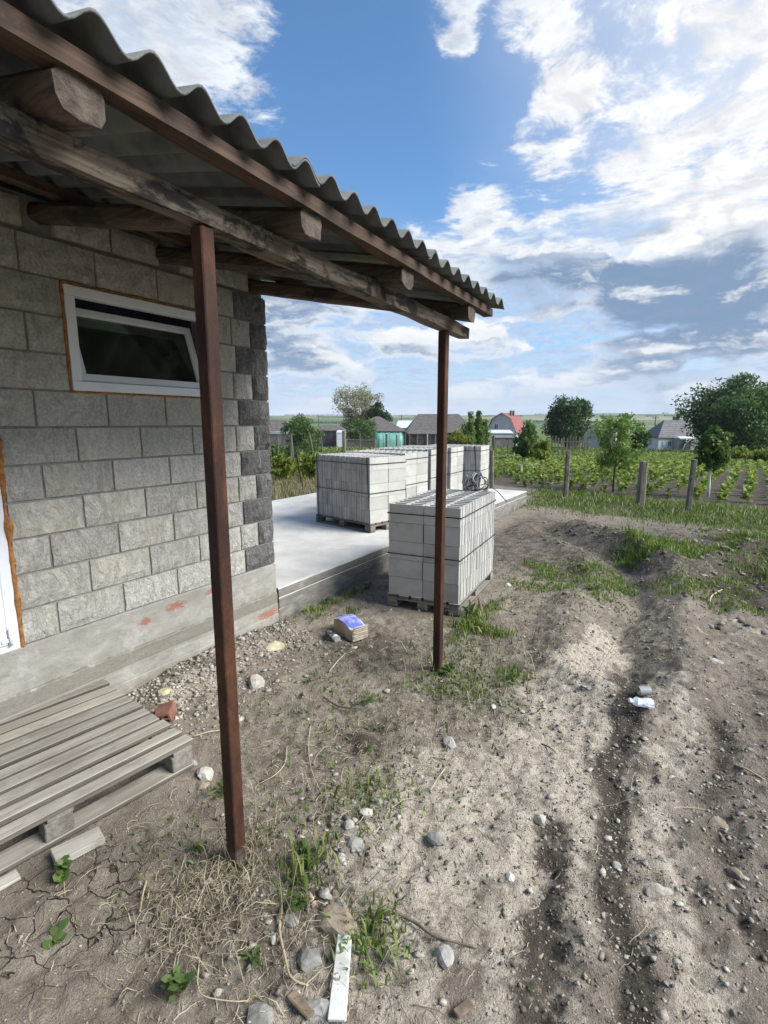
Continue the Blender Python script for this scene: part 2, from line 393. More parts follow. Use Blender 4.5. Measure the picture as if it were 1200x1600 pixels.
def slab_fn(t, b):
    c = ocoord(t, False)
    n = t.noise(c, 2.4, 6, .6); n2 = t.noise(c, 24, 6, .7)
    col = t.ramp(n, [(.3, (.42, .405, .37)), (.55, (.53, .515, .475)), (.75, (.61, .595, .555))])
    col = t.mix(t.mr(n2, .55, .75, 0., .4), col, (.36, .345, .315))
    col = t.mix(t.mr(t.noise(c, .9, 7, .7, .6), .50, .66, 0., .45), col, (.33, .31, .275))
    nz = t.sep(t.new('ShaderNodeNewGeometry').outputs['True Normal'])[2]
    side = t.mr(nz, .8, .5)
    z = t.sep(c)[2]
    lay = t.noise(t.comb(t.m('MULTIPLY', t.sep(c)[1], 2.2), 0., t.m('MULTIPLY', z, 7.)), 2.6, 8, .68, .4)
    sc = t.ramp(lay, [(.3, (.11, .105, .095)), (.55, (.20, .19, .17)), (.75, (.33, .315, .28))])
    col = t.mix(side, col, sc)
    t.set(b.inputs['Base Color'], col); b.inputs['Roughness'].default_value = .9
    t.set(b.inputs['Normal'], t.bump(t.m('ADD', n2, t.m('MULTIPLY', t.noise(c, 110, 4, .6), .4)), .45, .006))
M_slab = material('slab_concrete', slab_fn)

def plinth_fn(t, b):
    c = ocoord(t, False); x, y, z = t.sep(c)
    st = t.comb(x, t.m('MULTIPLY', y, .8), t.m('MULTIPLY', z, 1.7))
    n = t.noise(st, 6, 9, .68, .5); n2 = t.noise(c, 60, 5, .65)
    col = t.ramp(n, [(.28, (.22, .205, .175)), (.5, (.30, .285, .25)), (.72, (.38, .365, .32))])
    wh = t.noise(c, 5., 6, .7)
    col = t.mix(t.m('MULTIPLY', t.mr(wh, .52, .66), .5), col, (.46, .45, .42))
    band = t.m('MULTIPLY', t.mr(t.m('ADD', z, t.m('MULTIPLY', t.m('SUBTRACT', t.noise(c, 12., 6, .7), .5), .10)), .262, .245), t.mr(z, .14, .17))
    col = t.mix(t.m('MULTIPLY', band, .8), col, t.mix(n2, (.13, .115, .09), (.25, .23, .19)))
    low = t.mr(t.m('ADD', z, t.m('MULTIPLY', n, .12)), .16, .04, 0., .6)
    col = t.mix(low, col, (.20, .165, .125))
    rd = None
    for (ry, rz0, wy_, wz_) in ((2.12, .43, .10, .035), (2.45, .45, .09, .03), (2.97, .10, .16, .04), (1.9, .40, .05, .03)):
        q = t.v('LENGTH', t.v('MULTIPLY', t.v('SUBTRACT', t.comb(0., y, z), (0., ry-3.10, rz0)), (0., 1/wy_, 1/wz_)), out=1)
        k = t.mr(t.m('ADD', q, t.m('MULTIPLY', t.noise(t.v('MULTIPLY', c, (1, 1, 2.5)), 26., 5, .7), 2.4)), 2.2, 1.7)
        rd = k if rd is None else t.m('MAXIMUM', rd, k)
    rd = t.m('MULTIPLY', rd, .75)
    col = t.mix(rd, col, (.30, .10, .06))
    t.set(b.inputs['Base Color'], col); b.inputs['Roughness'].default_value = .92
    t.set(b.inputs['Normal'], t.bump(t.m('ADD', n, t.m('MULTIPLY', n2, .5)), .7, .012))
M_plinth = material('plinth_concrete', plinth_fn)

def split_fn(base0, base1, warm):
    def fn(t, b):
        c = ocoord(t); r = orand(t)
        n = t.noise(c, 16, 8, .7, .4); n2 = t.noise(c, 70, 6, .75)
        ridg = t.noise(t.v('MULTIPLY', t.v('ADD', c, t.v('SCALE', t.noise(c, 4, 2, .5, out=1), .2)), (14, 22, 7)), 1., 6, .7, .6)
        col = t.mix(t.mr(n2, .3, .72), base0, base1)
        col = t.mix(t.m('MULTIPLY', t.mr(r, .3, 1.4), t.mr(t.noise(c, 5, 4, .6), .35, .65)), col, warm)
        col = t.v('SCALE', col, t.mr(t.m('FRACT', t.m('MULTIPLY', r, 7.31)), 0., 1., .90, 1.09, smooth=False))
        col = t.mix(t.mr(ridg, .5, .72, 0., .5), col, (.55, .53, .49))
        t.set(b.inputs['Base Color'], col); b.inputs['Roughness'].default_value = .95; b.inputs['Specular IOR Level'].default_value = .15
        h = t.m('ADD', t.m('ADD', t.m('MULTIPLY', n, 1.0), t.m('MULTIPLY', ridg, 2.2)), t.m('MULTIPLY', n2, .4))
        t.set(b.inputs['Normal'], t.bump(h, 1., .022))
    return fn
M_split = material('split_face_grey', split_fn((.42, .395, .35), (.72, .685, .62), (.62, .565, .45)))
M_quoin = material('split_face_dark', split_fn((.095, .093, .09), (.26, .255, .245), (.21, .20, .18)))
M_mortar = noisy('mortar', (.20, .19, .175), (.30, .285, .26), 14, bump=.6, bscale=80, rnd_amt=0)
M_cmu = noisy('concrete_block', (.385, .375, .345), (.46, .45, .415), 5, bump=.6, bscale=130, bdist=.004, rnd_amt=.15, c2=(.34, .33, .30))
M_pallet = wood('weathered_pallet_wood', (.235, .21, .175), (.36, .335, .285), 'y', (.15, .13, .105), .35, side_shade=.75)
M_palletx = wood('weathered_pallet_wood_across_shaded', (.16, .143, .12), (.27, .245, .21), 'x', (.10, .09, .075), .4)  # darker copy of the pallet wood, shade of feet and bearers in its colour
M_post_wood = wood('grey_post_wood', (.09, .075, .058), (.20, .175, .14), 'z', (.06, .055, .045), .4)
M_beam = wood('old_beam_wood', (.10, .075, .055), (.255, .205, .155), 'y', (.018, .015, .013), .95)
M_rafter = wood('dark_rafter_wood', (.055, .040, .030), (.115, .085, .062), 'x', (.02, .016, .014), .7)
M_purlin = wood('brown_batten_wood', (.060, .038, .027), (.115, .075, .052), 'y', (.025, .019, .016), .6)
M_endgrain = noisy('sawn_end_wood', (.045, .037, .03), (.115, .092, .07), 18, bump=.9, bscale=45, bdist=.012, rnd_amt=.1)
M_sheet = noisy('fibre_cement', (.08, .085, .085), (.15, .155, .148), 6, bump=.3, bscale=90, rnd_amt=.1, c2=(.17, .19, .13))
def rust_fn(t, b):
    c = ocoord(t); c0 = ocoord(t, False); st = t.v('MULTIPLY', c, (1, 1, .35))
    n = t.noise(st, 7, 8, .7, .5); n2 = t.noise(c, 90, 5, .7)
    col = t.ramp(n, [(.28, (.022, .012, .009)), (.45, (.040, .018, .012)), (.58, (.075, .031, .015)), (.70, (.135, .056, .022)), (.82, (.20, .095, .042))])
    col = t.v('SCALE', col, t.mr(n2, .25, .75, .7, 1.25))
    zc = t.sep(c0)[2]
    mud = t.mr(t.m('ADD', zc, t.m('MULTIPLY', t.noise(c, 30., 5, .7), .22)), -.80, -.90, 0., .85)
    col = t.mix(mud, col, (.16, .132, .10))
    t.set(b.inputs['Base Color'], col); b.inputs['Roughness'].default_value = .72; b.inputs['Metallic'].default_value = .15
    t.set(b.inputs['Normal'], t.bump(n2, .35, .002))
M_rust = material('rusty_steel', rust_fn)
M_pvc = noisy('white_pvc', (.70, .73, .76), (.80, .82, .84), 3, rough=.4, bump=0, rnd_amt=0, spec=.5)
M_foam = noisy('expanding_foam', (.25, .095, .03), (.48, .22, .07), 30, bump=.9, bscale=60, bdist=.01, rnd_amt=.1)
M_strap = noisy('black_strap', (.012, .013, .014), (.035, .036, .038), 30, rough=.5, bump=0, rnd_amt=0)
M_cable = noisy('grey_strapping', (.04, .045, .05), (.30, .31, .32), 3, rough=.5, bump=0, rnd_amt=0)
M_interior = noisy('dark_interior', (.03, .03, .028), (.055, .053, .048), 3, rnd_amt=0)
def glass_fn(t, b):
    b.inputs['Base Color'].default_value = (.9, .95, .93, 1); b.inputs['Roughness'].default_value = .03
    b.inputs['Transmission Weight'].default_value = .0; b.inputs['Specular IOR Level'].default_value = .6
    tr = t.new('ShaderNodeBsdfTransparent'); tr.inputs[0].default_value = (.62, .78, .68, 1)
    gl = t.new('ShaderNodeBsdfGlossy'); gl.inputs['Roughness'].default_value = .02
    fr = t.new('ShaderNodeFresnel'); fr.inputs[0].default_value = 1.5
    mx = t.new('ShaderNodeMixShader'); t.l.new(fr.outputs[0], mx.inputs[0]); t.l.new(tr.outputs[0], mx.inputs[1]); t.l.new(gl.outputs[0], mx.inputs[2])
    df = t.new('ShaderNodeBsdfDiffuse'); t.set(df.inputs[0], (.30, .30, .27))
    c = ocoord(t, False)
    mx2 = t.new('ShaderNodeMixShader'); t.set(mx2.inputs[0], t.mr(t.noise(c, 9, 5, .65), .42, .72, .03, .14))
    t.l.new(mx.outputs[0], mx2.inputs[1]); t.l.new(df.outputs[0], mx2.inputs[2])
    out = [n for n in t.n if n.type == 'OUTPUT_MATERIAL'][0]; t.l.new(mx2.outputs[0], out.inputs[0])
M_glass = material('dusty_glass', glass_fn)

L_walnut = leafmat('walnut_leaves', [(.032, .066, .028), (.058, .105, .042), (.08, .135, .05), (.12, .18, .07)])
L_dark = leafmat('dark_leaves', [(.015, .032, .014), (.03, .058, .022), (.05, .085, .03)])
L_light = leafmat('light_leaves', [(.075, .13, .035), (.12, .19, .05), (.19, .26, .075)])
L_yellow = leafmat('yellow_green_leaves', [(.10, .14, .03), (.19, .235, .045), (.29, .31, .07)])
L_mid = leafmat('mid_leaves', [(.05, .10, .032), (.09, .155, .045), (.14, .21, .065)])
L_blossom = leafmat('blossom', [(.13, .135, .075), (.28, .26, .18), (.42, .39, .29), (.10, .12, .05)])
L_crop = leafmat('crop_leaves', [(.09, .155, .032), (.17, .24, .05), (.28, .34, .075), (.36, .39, .11)])
L_grass = leafmat('grass_blades', [(.06, .11, .022), (.11, .175, .035), (.17, .235, .055), (.27, .27, .11)], trans=.25)
L_weed = leafmat('weed_leaves', [(.055, .095, .03), (.09, .145, .04), (.14, .19, .06)])
L_straw = leafmat('dry_straw', [(.15, .12, .08), (.26, .215, .145), (.40, .345, .24), (.11, .088, .06)], trans=.05)
M_bark = noisy('bark', (.05, .042, .034), (.13, .11, .09), 12, bump=.8, bscale=30, bdist=.02)
M_lime = noisy('limewashed_bark', (.50, .50, .47), (.66, .66, .63), 12, bump=.4, rnd_amt=0)

# ------------------------------------------------------------------ ground
def axis(a, b, step, g, far):
    v = list(np.arange(a, b, step)); s = step; x = v[-1]
    while x < far: s *= g; x += s; v.append(x)
    s = step; x = v[0]; lo = []
    while x > -far: s *= g; x -= s; lo.append(x)
    return np.array(lo[::-1]+v)
xs = axis(-2.95, 1.5, .016, 1.075, 1500); ys = axis(.3, 4.4, .016, 1.06, 1500)
GX, GY = np.meshgrid(xs, ys); gx, gy = GX.ravel(), GY.ravel()
gz = ground_z(gx, gy)
nx, ny = len(xs), len(ys)
idx = np.arange(nx*ny).reshape(ny, nx)
faces = np.stack([idx[:-1, :-1], idx[:-1, 1:], idx[1:, 1:], idx[1:, :-1]], -1).reshape(-1, 4)
me = np_mesh('ground', np.stack([gx, gy, gz], 1), faces, smooth=True)
gd = np.hypot(gx, gy)
wx = gx+(fbm(gx*2, gy*2, 3, 60)-.5)*.25
def near_line(pts, wd): return np.exp(-(pl_dist(wx, gy, pts)[0]/wd)**2)
pale = .95*near_line(LANE1, .13)+.75*near_line(LANE2, .14)+.72*near_line(LANE3, .26)
pale = pale + .52*np.exp(-(((gx+.95)/.42)**2+((gy-1.9)/.65)**2)) + .8*np.exp(-(((gx+.42)/.13)**2+((gy-3.95)/.2)**2))
pale = pale + .35*np.exp(-(((gx-.6)/.5)**2+((gy-4.9)/.5)**2)) + .12*np.exp(-(((gx+.1)/.5)**2+((gy-1.1)/.5)**2))
pale = pale + .5*np.exp(-((gx+2.62)/.2)**2)*sst(1.5, 1.8, gy)*sst(3., 2.6, gy)
darkz = 1.0*near_line(RUT, .07)+.75*near_line(RUT2, .08)+.6*near_line(RUT3, .07)
darkz = darkz + .50*sst(.12, .5, gx)*sst(1.8, 2.4, gy)*sst(4.6, 3.8, gy)
darkz = darkz + .55*sst(5., 6., gy)*sst(10.5, 8.5, gy)*sst(-3, -2.4, gx)
darkz = darkz + .6*sst(.1, .8, gx)*sst(4.9, 5.8, gy)*sst(10, 8.6, gy)
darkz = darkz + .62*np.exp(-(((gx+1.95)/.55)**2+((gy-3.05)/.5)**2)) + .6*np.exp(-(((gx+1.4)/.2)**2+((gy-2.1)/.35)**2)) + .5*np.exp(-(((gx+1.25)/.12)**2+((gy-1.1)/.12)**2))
garden = sst(11.8, 13., gy + .18*gx)*sst(70, 60, gd)
darkz = darkz + .8*garden*sst(42, 22, gd)
darkz = darkz + .5*sst(-2.9, -3.3, gx)*(gx < -6)*sst(30, 12, gd)
green = .85*sst(8.9, 10.2, gy + .22*gx)*sst(13.2, 12, gy + .18*gx)*sst(-3.6, -2.6, gx)
green = green + .5*np.exp(-(((gx+.2)/.6)**2+((gy-7.3)/.6)**2)) + .35*np.exp(-(((gx+1.1)/.5)**2+((gy-5.6)/.5)**2))
green = green + .75*sst(26, 40, gd) + .6*garden*sst(18, 36, gd)
green = green + .35*np.exp(-(((gx+1.2)/.3)**2+((gy-3.0)/.4)**2))
farf = sst(60, 110, gd)
crack = .9*np.exp(-(((gx+1.65)/.42)**2+((gy-.75)/.4)**2)) + .5*np.exp(-(((gx-.3)/.4)**2+((gy-1.2)/.5)**2))
for nm, ch in (('zone', (pale, darkz, green)), ('zonetwo', (farf, pale*0, crack))):
    a = me.attributes.new(nm, 'FLOAT_COLOR', 'POINT')
    dat = np.ones((len(gx), 4), dtype=np.float32)
    for i, c in enumerate(ch): dat[:, i] = np.clip(c, 0, 1)
    a.data.foreach_set('color', dat.ravel())
kind(link('ground', me, M_ground), 'structure')

# hills far behind the village
az = np.linspace(0, 2*math.pi, 361)[:-1]; rr = np.array([260, 330, 420, 520, 640, 780, 940, 1120, 1320, 1550, 1800, 2050, 2350])
A, RR = np.meshgrid(az, rr); hx, hy = (RR*np.sin(A)).ravel(), (RR*np.cos(A)).ravel(); r_ = RR.ravel()
hzv = -4.6 + sst(280, 1900, r_)*(29 + 9*(fbm(hx*.0016, hy*.0016, 3, 5)-.5) + 4*np.sin(A.ravel()*2+.8)) + sst(250, 700, r_)*3*(fbm(hx*.004, hy*.004, 3, 8)-.5) - sst(1900, 2350, r_)*14
hi = np.arange(len(rr)*360).reshape(len(rr), 360); nxt = np.roll(hi, -1, 1)
me = np_mesh('hills', np.stack([hx, hy, hzv], 1), np.stack([hi[:-1], nxt[:-1], nxt[1:], hi[1:]], -1).reshape(-1, 4)[:, ::-1], True)
kind(link('hills', me, M_hills), 'structure')

# ------------------------------------------------------------------ outbuilding
WX = -2.93; CY = 3.10          # wall face, corner
bld = thing('outbuilding', 'grey split-face block outbuilding with a corrugated lean-to roof on rusty posts', 'building', (WX, CY, 0))
def L(p): return (p[0]-WX, p[1]-CY, p[2])      # world -> building
def bbox(name, lo, hi, mat, bev=0, jit=0): return box(name, L(lo), L(hi), mat, bld, bev, jit)
# wall core (mortar), with window and door openings
DY0, DY1, DZ0, DZ1 = .27, 1.2, .47, 2.36
WY0, WY1, WZ0, WZ1 = 1.585, 2.555, 1.815, 2.375
bm = bmesh.new()
F = WX-.014; B = WX-.20
for lo, hi in (((B, -7, .49), (F, DY0, 2.58)), ((B, DY0, DZ1), (F, DY1, 2.58)), ((B, DY1, .49), (F, WY0, 2.58)),
               ((B, WY0, .49), (F, WY1, WZ0)), ((B, WY0, WZ1), (F, WY1, 2.58)), ((B, WY1, .49), (F, CY-.014, 2.58)),
               ((B, -7, 2.582), (F-.02, CY-.014, 2.76))): add_box(bm, L(lo), L(hi))
link('wall', bm_mesh('wall', bm), M_mortar, bld)
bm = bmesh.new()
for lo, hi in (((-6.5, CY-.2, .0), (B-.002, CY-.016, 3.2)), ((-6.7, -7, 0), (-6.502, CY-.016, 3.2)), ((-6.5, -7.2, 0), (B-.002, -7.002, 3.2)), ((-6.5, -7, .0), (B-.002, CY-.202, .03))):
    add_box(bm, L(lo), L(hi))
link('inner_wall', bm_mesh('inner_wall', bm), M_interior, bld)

def split_mesh(w_, h_, bulge, rough, seed, end=False):     # face towards +x, length along y
    n, m_ = 8, 4; bm = bmesh.new(); grid = []
    for i in range(n+1):
        row = []
        for j in range(m_+1):
            u, v = i/n, j/m_; y = (u-.5)*w_; z = (v-.5)*h_
            e = min(u, 1-u)*n; f = min(v, 1-v)*m_; edge = min(1, min(e, f)*1.2)
            k = mnoise.noise(Vector((y*11+seed*7.3, z*13, seed*3.1))) + .6*mnoise.noise(Vector((y*31, z*31+seed*5, seed)))
            x = edge*(bulge + rough*k) + rough*.35*k
            if edge < .1: y += rough*.25*k*(1 if f > 0 else 0); z += rough*.25*k*(1 if e > 0 else 0)
            row.append(bm.verts.new((x, y, z)))
        grid.append(row)
    for i in range(n):
        for j in range(m_): bm.faces.new((grid[i][j], grid[i+1][j], grid[i+1][j+1], grid[i][j+1]))
    rim = [grid[i][0] for i in range(n)] + [grid[n][j] for j in range(m_)] + [grid[i][m_] for i in range(n, 0, -1)] + [grid[0][j] for j in range(m_, 0, -1)]
    back = [bm.verts.new((-.06, v.co.y, v.co.z)) for v in rim]
    k = len(rim)
    for i in range(k): bm.faces.new((rim[(i+1) % k], rim[i], back[i], back[(i+1) % k]))
    return bm_mesh('wall_block', bm)
blk_cache = {}
def wall_block(y0, y1, z0, z1, quoin=False):
    wv = round((y1-y0)-.013, 3); hv = round((z1-z0)-.013, 3); var = random.randrange(4)
    key = (wv, hv, var, quoin)
    if key not in blk_cache:
        mm = split_mesh(wv, hv, .018 if quoin else .007, .019 if quoin else .010, var+hash((wv, hv)) % 50)
        mm.materials.append(M_quoin if quoin else M_split); blk_cache[key] = mm
    o = link('wall_block', blk_cache[key], None, bld, L((WX-.004, (y0+y1)/2, (z0+z1)/2)))
    if quoin: o.name = 'corner_block'
    return o
zl = [.5, .685, .875, 1.06, 1.25, 1.435, 1.625, 1.815, 2.005, 2.195, 2.385, 2.575]
def cut(y0, y1, z0, z1):
    segs = [(y0, y1)]
    for a, b, c, d in ((DY0-.05, DY1+.008, DZ0, DZ1), (WY0-.006, WY1+.006, WZ0, WZ1)):
        if z1 > c+.03 and z0 < d-.03:
            new = []
            for s, e in segs:
                if e <= a or s >= b: new.append((s, e)); continue
                if s < a: new.append((s, a))
                if e > b: new.append((b, e))
            segs = new
    return [(s, e) for s, e in segs if e-s > .05]
for k in range(len(zl)-1):
    z0, z1 = zl[k], zl[k+1]
    qy = 2.775 if k % 2 == 0 else 2.925
    wall_block(qy, CY, z0, z1, True)
    y = 1.39 if k % 2 == 0 else 1.585
    edges = [y-.385*i for i in range(6, 0, -1)] + [y+.385*i for i in range(0, 6)]
    edges = [e for e in edges if e < qy-.09] + [qy]
    for a, b in zip(edges[:-1], edges[1:]):
        for s, e in cut(a, b, z0, z1): wall_block(s, e, z0, z1)
for a, b in ((-.35, -.02), (.1, .38), (.38, .68), (.81, 1.13), (1.13, 1.43), (1.57, 1.88), (1.88, 2.19), (2.33, 2.62), (2.62, 2.93)):
    wall_block(a, b, 2.588, 2.735)
# the quoins turn the corner: one end face per course
for k in range(len(zl)-1):
    z0, z1 = zl[k], zl[k+1]; key = ('end', k % 2)
    if key not in blk_cache:
        mm = split_mesh(.185, z1-z0-.013, .016, .013, 31+k % 2); mm.materials.append(M_quoin); blk_cache[key] = mm
    link('corner_block', blk_cache[key], None, bld, L((WX-.105, CY-.014, (z0+z1)/2)), (0, 0, R(90)))

# plinth: three cast lifts, each a little out of line
def plinth(z0, z1, x, seed, ragged=0, ybreak=None):
    bm = bmesh.new(); n = 90; ya, yb = -7., CY-.005
    rows = []
    ysx = [ya + (.2-ya)*i/10 for i in range(10)] + [.2+(yb-.2)*i/n for i in range(n+1)]
    for yv in ysx:
        k = mnoise.noise(Vector((yv*5, seed, 0))); k2 = mnoise.noise(Vector((yv*19, seed, 3)))
        kz = (k*.6+k2*.5)*ragged
        prof = [(x-.12, z0), (x+.003*k, z0), (x+.006*k2, z0+(z1-z0)*.33), (x+.005*k, z0+(z1-z0)*.7), (x+.004*k2, z1-.008+kz), (x-.012, z1+kz), (x-.12, z1+kz)]
        rows.append([bm.verts.new(L((a, yv, b))) for a, b in prof])
    for a, b in zip(rows[:-1], rows[1:]):
        for j in range(len(a)-1): bm.faces.new((a[j], a[j+1], b[j+1], b[j]))
    bm.faces.new(rows[-1]); bm.faces.new(rows[0][::-1])
    return link('plinth', bm_mesh('plinth', bm), M_plinth, bld)
plinth(.255, .498, WX+.004, 1.3)
plinth(.165, .253, WX+.012, 4.1, .012)
plinth(.075, .163, WX+.018, 6.7, .004)
plinth(-.25, .073, WX+.022, 9.2, .003)
bbox('foundation', (B-.1, -7, -.2), (WX-.118, CY-.02, .488), M_plinth)

# window: white frame, tilted sash with pane, foam round the frame
win = box('window', L((WX-.07, 0, 0)), L((WX-.069, .001, .001)), M_pvc, bld)
bpy.data.objects.remove(win)
def frame_mesh(y0, y1, z0, z1, t_, d0, d1, bev=.004):
    bm = bmesh.new()
    add_box(bm, (d0, y0, z0), (d1, y1, z0+t_)); add_box(bm, (d0, y0, z1-t_), (d1, y1, z1))
    add_box(bm, (d0, y0, z0+t_), (d1, y0+t_, z1-t_)); add_box(bm, (d0, y1-t_, z0+t_), (d1, y1, z1-t_))
    bevel(bm, bev); return bm_mesh('frame', bm)
wy, wz = WY1-WY0-.012, WZ1-WZ0-.012
win = link('window', frame_mesh(-wy/2, wy/2, 0, wz, .052, -.062, .008), M_pvc, bld, L((WX, (WY0+WY1)/2, WZ0+.006)))
sw, sh = wy-.11, wz-.12
sash = link('sash', frame_mesh(-sw/2, sw/2, 0, sh, .042, -.05, -.002), M_pvc, win, (-.012, 0, .058), (0, R(-17), 0))
link('pane', box_mesh('pane', (-.030, -sw/2+.0425, .0425), (-.024, sw/2-.0425, sh-.0425)), M_glass, win, (-.012, 0, .058), (0, R(-17), 0))
for yy in (-.30, .30): link('drain_cap', box_mesh('drain_cap', (.0085, yy-.018, .018), (.013, yy+.018, .030), .002), M_pvc, win)
def foam_strip(pts, r0, seed, parent=bld):
    P_ = []; rd = []
    for a, b in zip(pts[:-1], pts[1:]):
        n = max(2, int((Vector(b)-Vector(a)).length/.025))
        for i in range(n):
            p = Vector(a).lerp(Vector(b), i/n); k = mnoise.noise(p*14+Vector((seed, 0, 0))); k2 = mnoise.noise(p*33+Vector((seed, 5, 0)))
            P_.append(p + Vector((.003*k, .004*k2, .004*k))); rd.append(max(.003, r0*(1+.8*k+.7*k2)))
    return link('foam', tube_mesh('foam', P_, rd, 7), M_foam, parent)
xf = WX-.008
foam_strip([L((xf, WY0-.002, WZ0-.004)), L((xf, WY0-.002, WZ1+.003)), L((xf, WY1, WZ1+.003))], .0072, 1.)
foam_strip([L((xf, WY0-.002, WZ0-.002)), L((xf, WY1, WZ0-.002))], .006, 2.)
foam_strip([L((xf, DY1+.004, DZ0+.01)), L((xf, DY1+.006, DZ1))], .013, 3.)
# door
door = link('door', frame_mesh(-.46, .46, 0, DZ1-DZ0-.004, .055, -.06, .0), M_pvc, bld, L((WX-.004, (DY0+DY1)/2+.0, DZ0+.002)))
link('door_panel', frame_mesh(-.40, .40, .06, DZ1-DZ0-.065, .09, -.042, .012), M_pvc, door)
link('door_infill', box_mesh('door_infill', (-.03, -.309, .151), (-.012, .309, DZ1-DZ0-.156)), M_pvc, door)
for zz_ in (.10, .98): link('hinge', tube_mesh('hinge', [(.018, .412, zz_-.045), (.018, .412, zz_+.045)], .009, 8), M_pvc, door)
link('hinge', box_mesh('hinge', (.0125, .37, .075), (.022, .40, .095), .002), M_pvc, door)

# lean-to roof: everything drops a little towards the far end
def tilt(p): return Vector(L((p[0], p[1], p[2] - .028*(p[1]-2.0))))
SL = .21
def roof_z(x): return 2.392 + SL*(-1.14-x)
def tube_box(bm, x0, x1, y0, y1, zf0, zf1, nseg=1, jit=0):
    add_box(bm, (0, 0, 0), (1, 1, 1))
def long_member(name, mat, xs_, y0, y1, zlo, zhi, n=24, rough=.004, seed=0):   # runs along y
    bm = bmesh.new(); rows = []
    for i in range(n+1):
        y = y0+(y1-y0)*i/n
        k = [mnoise.noise(Vector((y*3.1+seed*5, q*3.7, seed))) * rough for q in range(8)]
        pr = [(xs_[0]+k[0], zlo+k[1]), (xs_[1]+k[2], zlo+k[3]), (xs_[1]+k[4], zhi+k[5]), (xs_[0]+k[6], zhi+k[7])]
        rows.append([bm.verts.new(tilt((a, y, b))) for a, b in pr])
    for a, b in zip(rows[:-1], rows[1:]):
        for j in range(4): bm.faces.new((a[(j+1) % 4], a[j], b[j], b[(j+1) % 4]))
    bm.faces.new(rows[0]); bm.faces.new(rows[-1][::-1])
    return link(name, bm_mesh(name, bm), mat, bld)
long_member('beam', M_beam, (-1.415, -1.345), -1.6, 3.285, 2.222, 2.292, 70, .011, 1)
long_member('purlin', M_purlin, (-1.255, -1.195), -1.6, 3.30, 2.346, 2.392, 60, .006, 2)
long_member('purlin', M_purlin, (-2.03, -1.97), -1.6, 3.30, roof_z(-2)-.046, roof_z(-2)-.002, 30, .003, 3)
long_member('purlin', M_purlin, (-2.72, -2.66), -1.6, 3.28, roof_z(-2.7)-.046, roof_z(-2.7)-.002, 30, .003, 4)
for i, yv in enumerate((-.85, -.07, .735, 1.525, 2.22, 3.0)):
    n = 10; seg = 9; bm = bmesh.new(); rows = []
    for s in range(seg+1):
        x = -1.215 - (3.1-1.215)*s/seg
        zt = roof_z(x)-.050; zb = zt-.098
        row = []
        for q in range(n):
            a = 2*math.pi*(q+.5)/n; ca, sa = math.cos(a), math.sin(a)
            sq = .72 if i < 5 else .5
            ex = abs(ca)**sq*math.copysign(1, ca); ez = abs(sa)**sq*math.copysign(1, sa)
            k = mnoise.noise(Vector((x*3, q*1.7, i*9.1)))*.006
            xo = (0 if s else mnoise.noise(Vector((q*2.3, i, 5)))*.012)
            row.append(bm.verts.new(tilt((x+xo, yv+ex*(.058+k), (zt+zb)/2+ez*(.049+(k if sa < 0 else 0))))))
        rows.append(row)
    for a, b in zip(rows[:-1], rows[1:]):
        for q in range(n): bm.faces.new((a[q], a[(q+1) % n], b[(q+1) % n], b[q]))
    cap = bm.faces.new(rows[0][::-1]); cap.material_index = 1; bm.faces.new(rows[-1])
    me = bm_mesh('rafter', bm); me.materials.append(M_rafter); me.materials.append(M_endgrain)
    link('rafter', me, None, bld)
# corrugated sheets
PITCHW = .1345
def sheet(y0, waves, xa, xb, lift, jit):
    sub = 12; n = waves*sub; bm = bmesh.new(); segx = 6
    top, bot = [], []
    for s in range(segx+1):
        x = xa+(xb-xa)*s/segx; rt, rb = [], []
        for i in range(n+1):
            y = y0+PITCHW*i/sub
            ph = 2*math.pi*y/PITCHW
            z = roof_z(x)+.003+.024*(1-math.cos(ph)) + lift + jit*(y-y0)
            xx = x + (mnoise.noise(Vector((y*9, lift*90, 1)))*.003 if s == 0 else 0)
            rb.append(bm.verts.new(tilt((xx, y, z)))); rt.append(bm.verts.new(tilt((xx, y, z+.0075))))
        top.append(rt); bot.append(rb)
    for s in range(segx):
        for i in range(n):
            bm.faces.new((top[s][i], top[s][i+1], top[s+1][i+1], top[s+1][i])); bm.faces.new((bot[s+1][i], bot[s+1][i+1], bot[s][i+1], bot[s][i]))
    for i in range(n):
        bm.faces.new((bot[0][i], bot[0][i+1], top[0][i+1], top[0][i])); bm.faces.new((top[-1][i], top[-1][i+1], bot[-1][i+1], bot[-1][i]))
    for s in range(segx):
        bm.faces.new((top[s][0], top[s+1][0], bot[s+1][0], bot[s][0])); bm.faces.new((bot[s][-1], bot[s+1][-1], top[s+1][-1], top[s][-1]))
    return link('roof_sheet', bm_mesh('roof_sheet', bm, True), M_sheet, bld)
e0 = 3.375
starts = [e0-PITCHW*7.5-PITCHW*8*.0, ]
yv = e0-7.5*PITCHW
k = 0
yy = e0
widths = [8, 8, 8, 8, 8, 8]
pos_ = round((e0)/PITCHW)*PITCHW
for i in range(5):
    y0 = pos_ - PITCHW*(7*i+8)
    sheet(y0, 8, -1.14, -2.95, .0085*(i % 2), .0)
    sheet(y0, 8, -2.83, -4.7, .012+.0085*(i % 2), .0)
    sheet(y0, 8, -4.6, -6.9, .024+.0085*(i % 2), .0)
# posts
for (x, y) in ((-1.375, 1.185), (-1.385, 2.985)):
    zt = 2.222-.028*(y-2)-.003
    box('post', L((x-.026, y-.026, -.25)), L((x+.026, y+.026, zt)), M_rust, bld, .004)

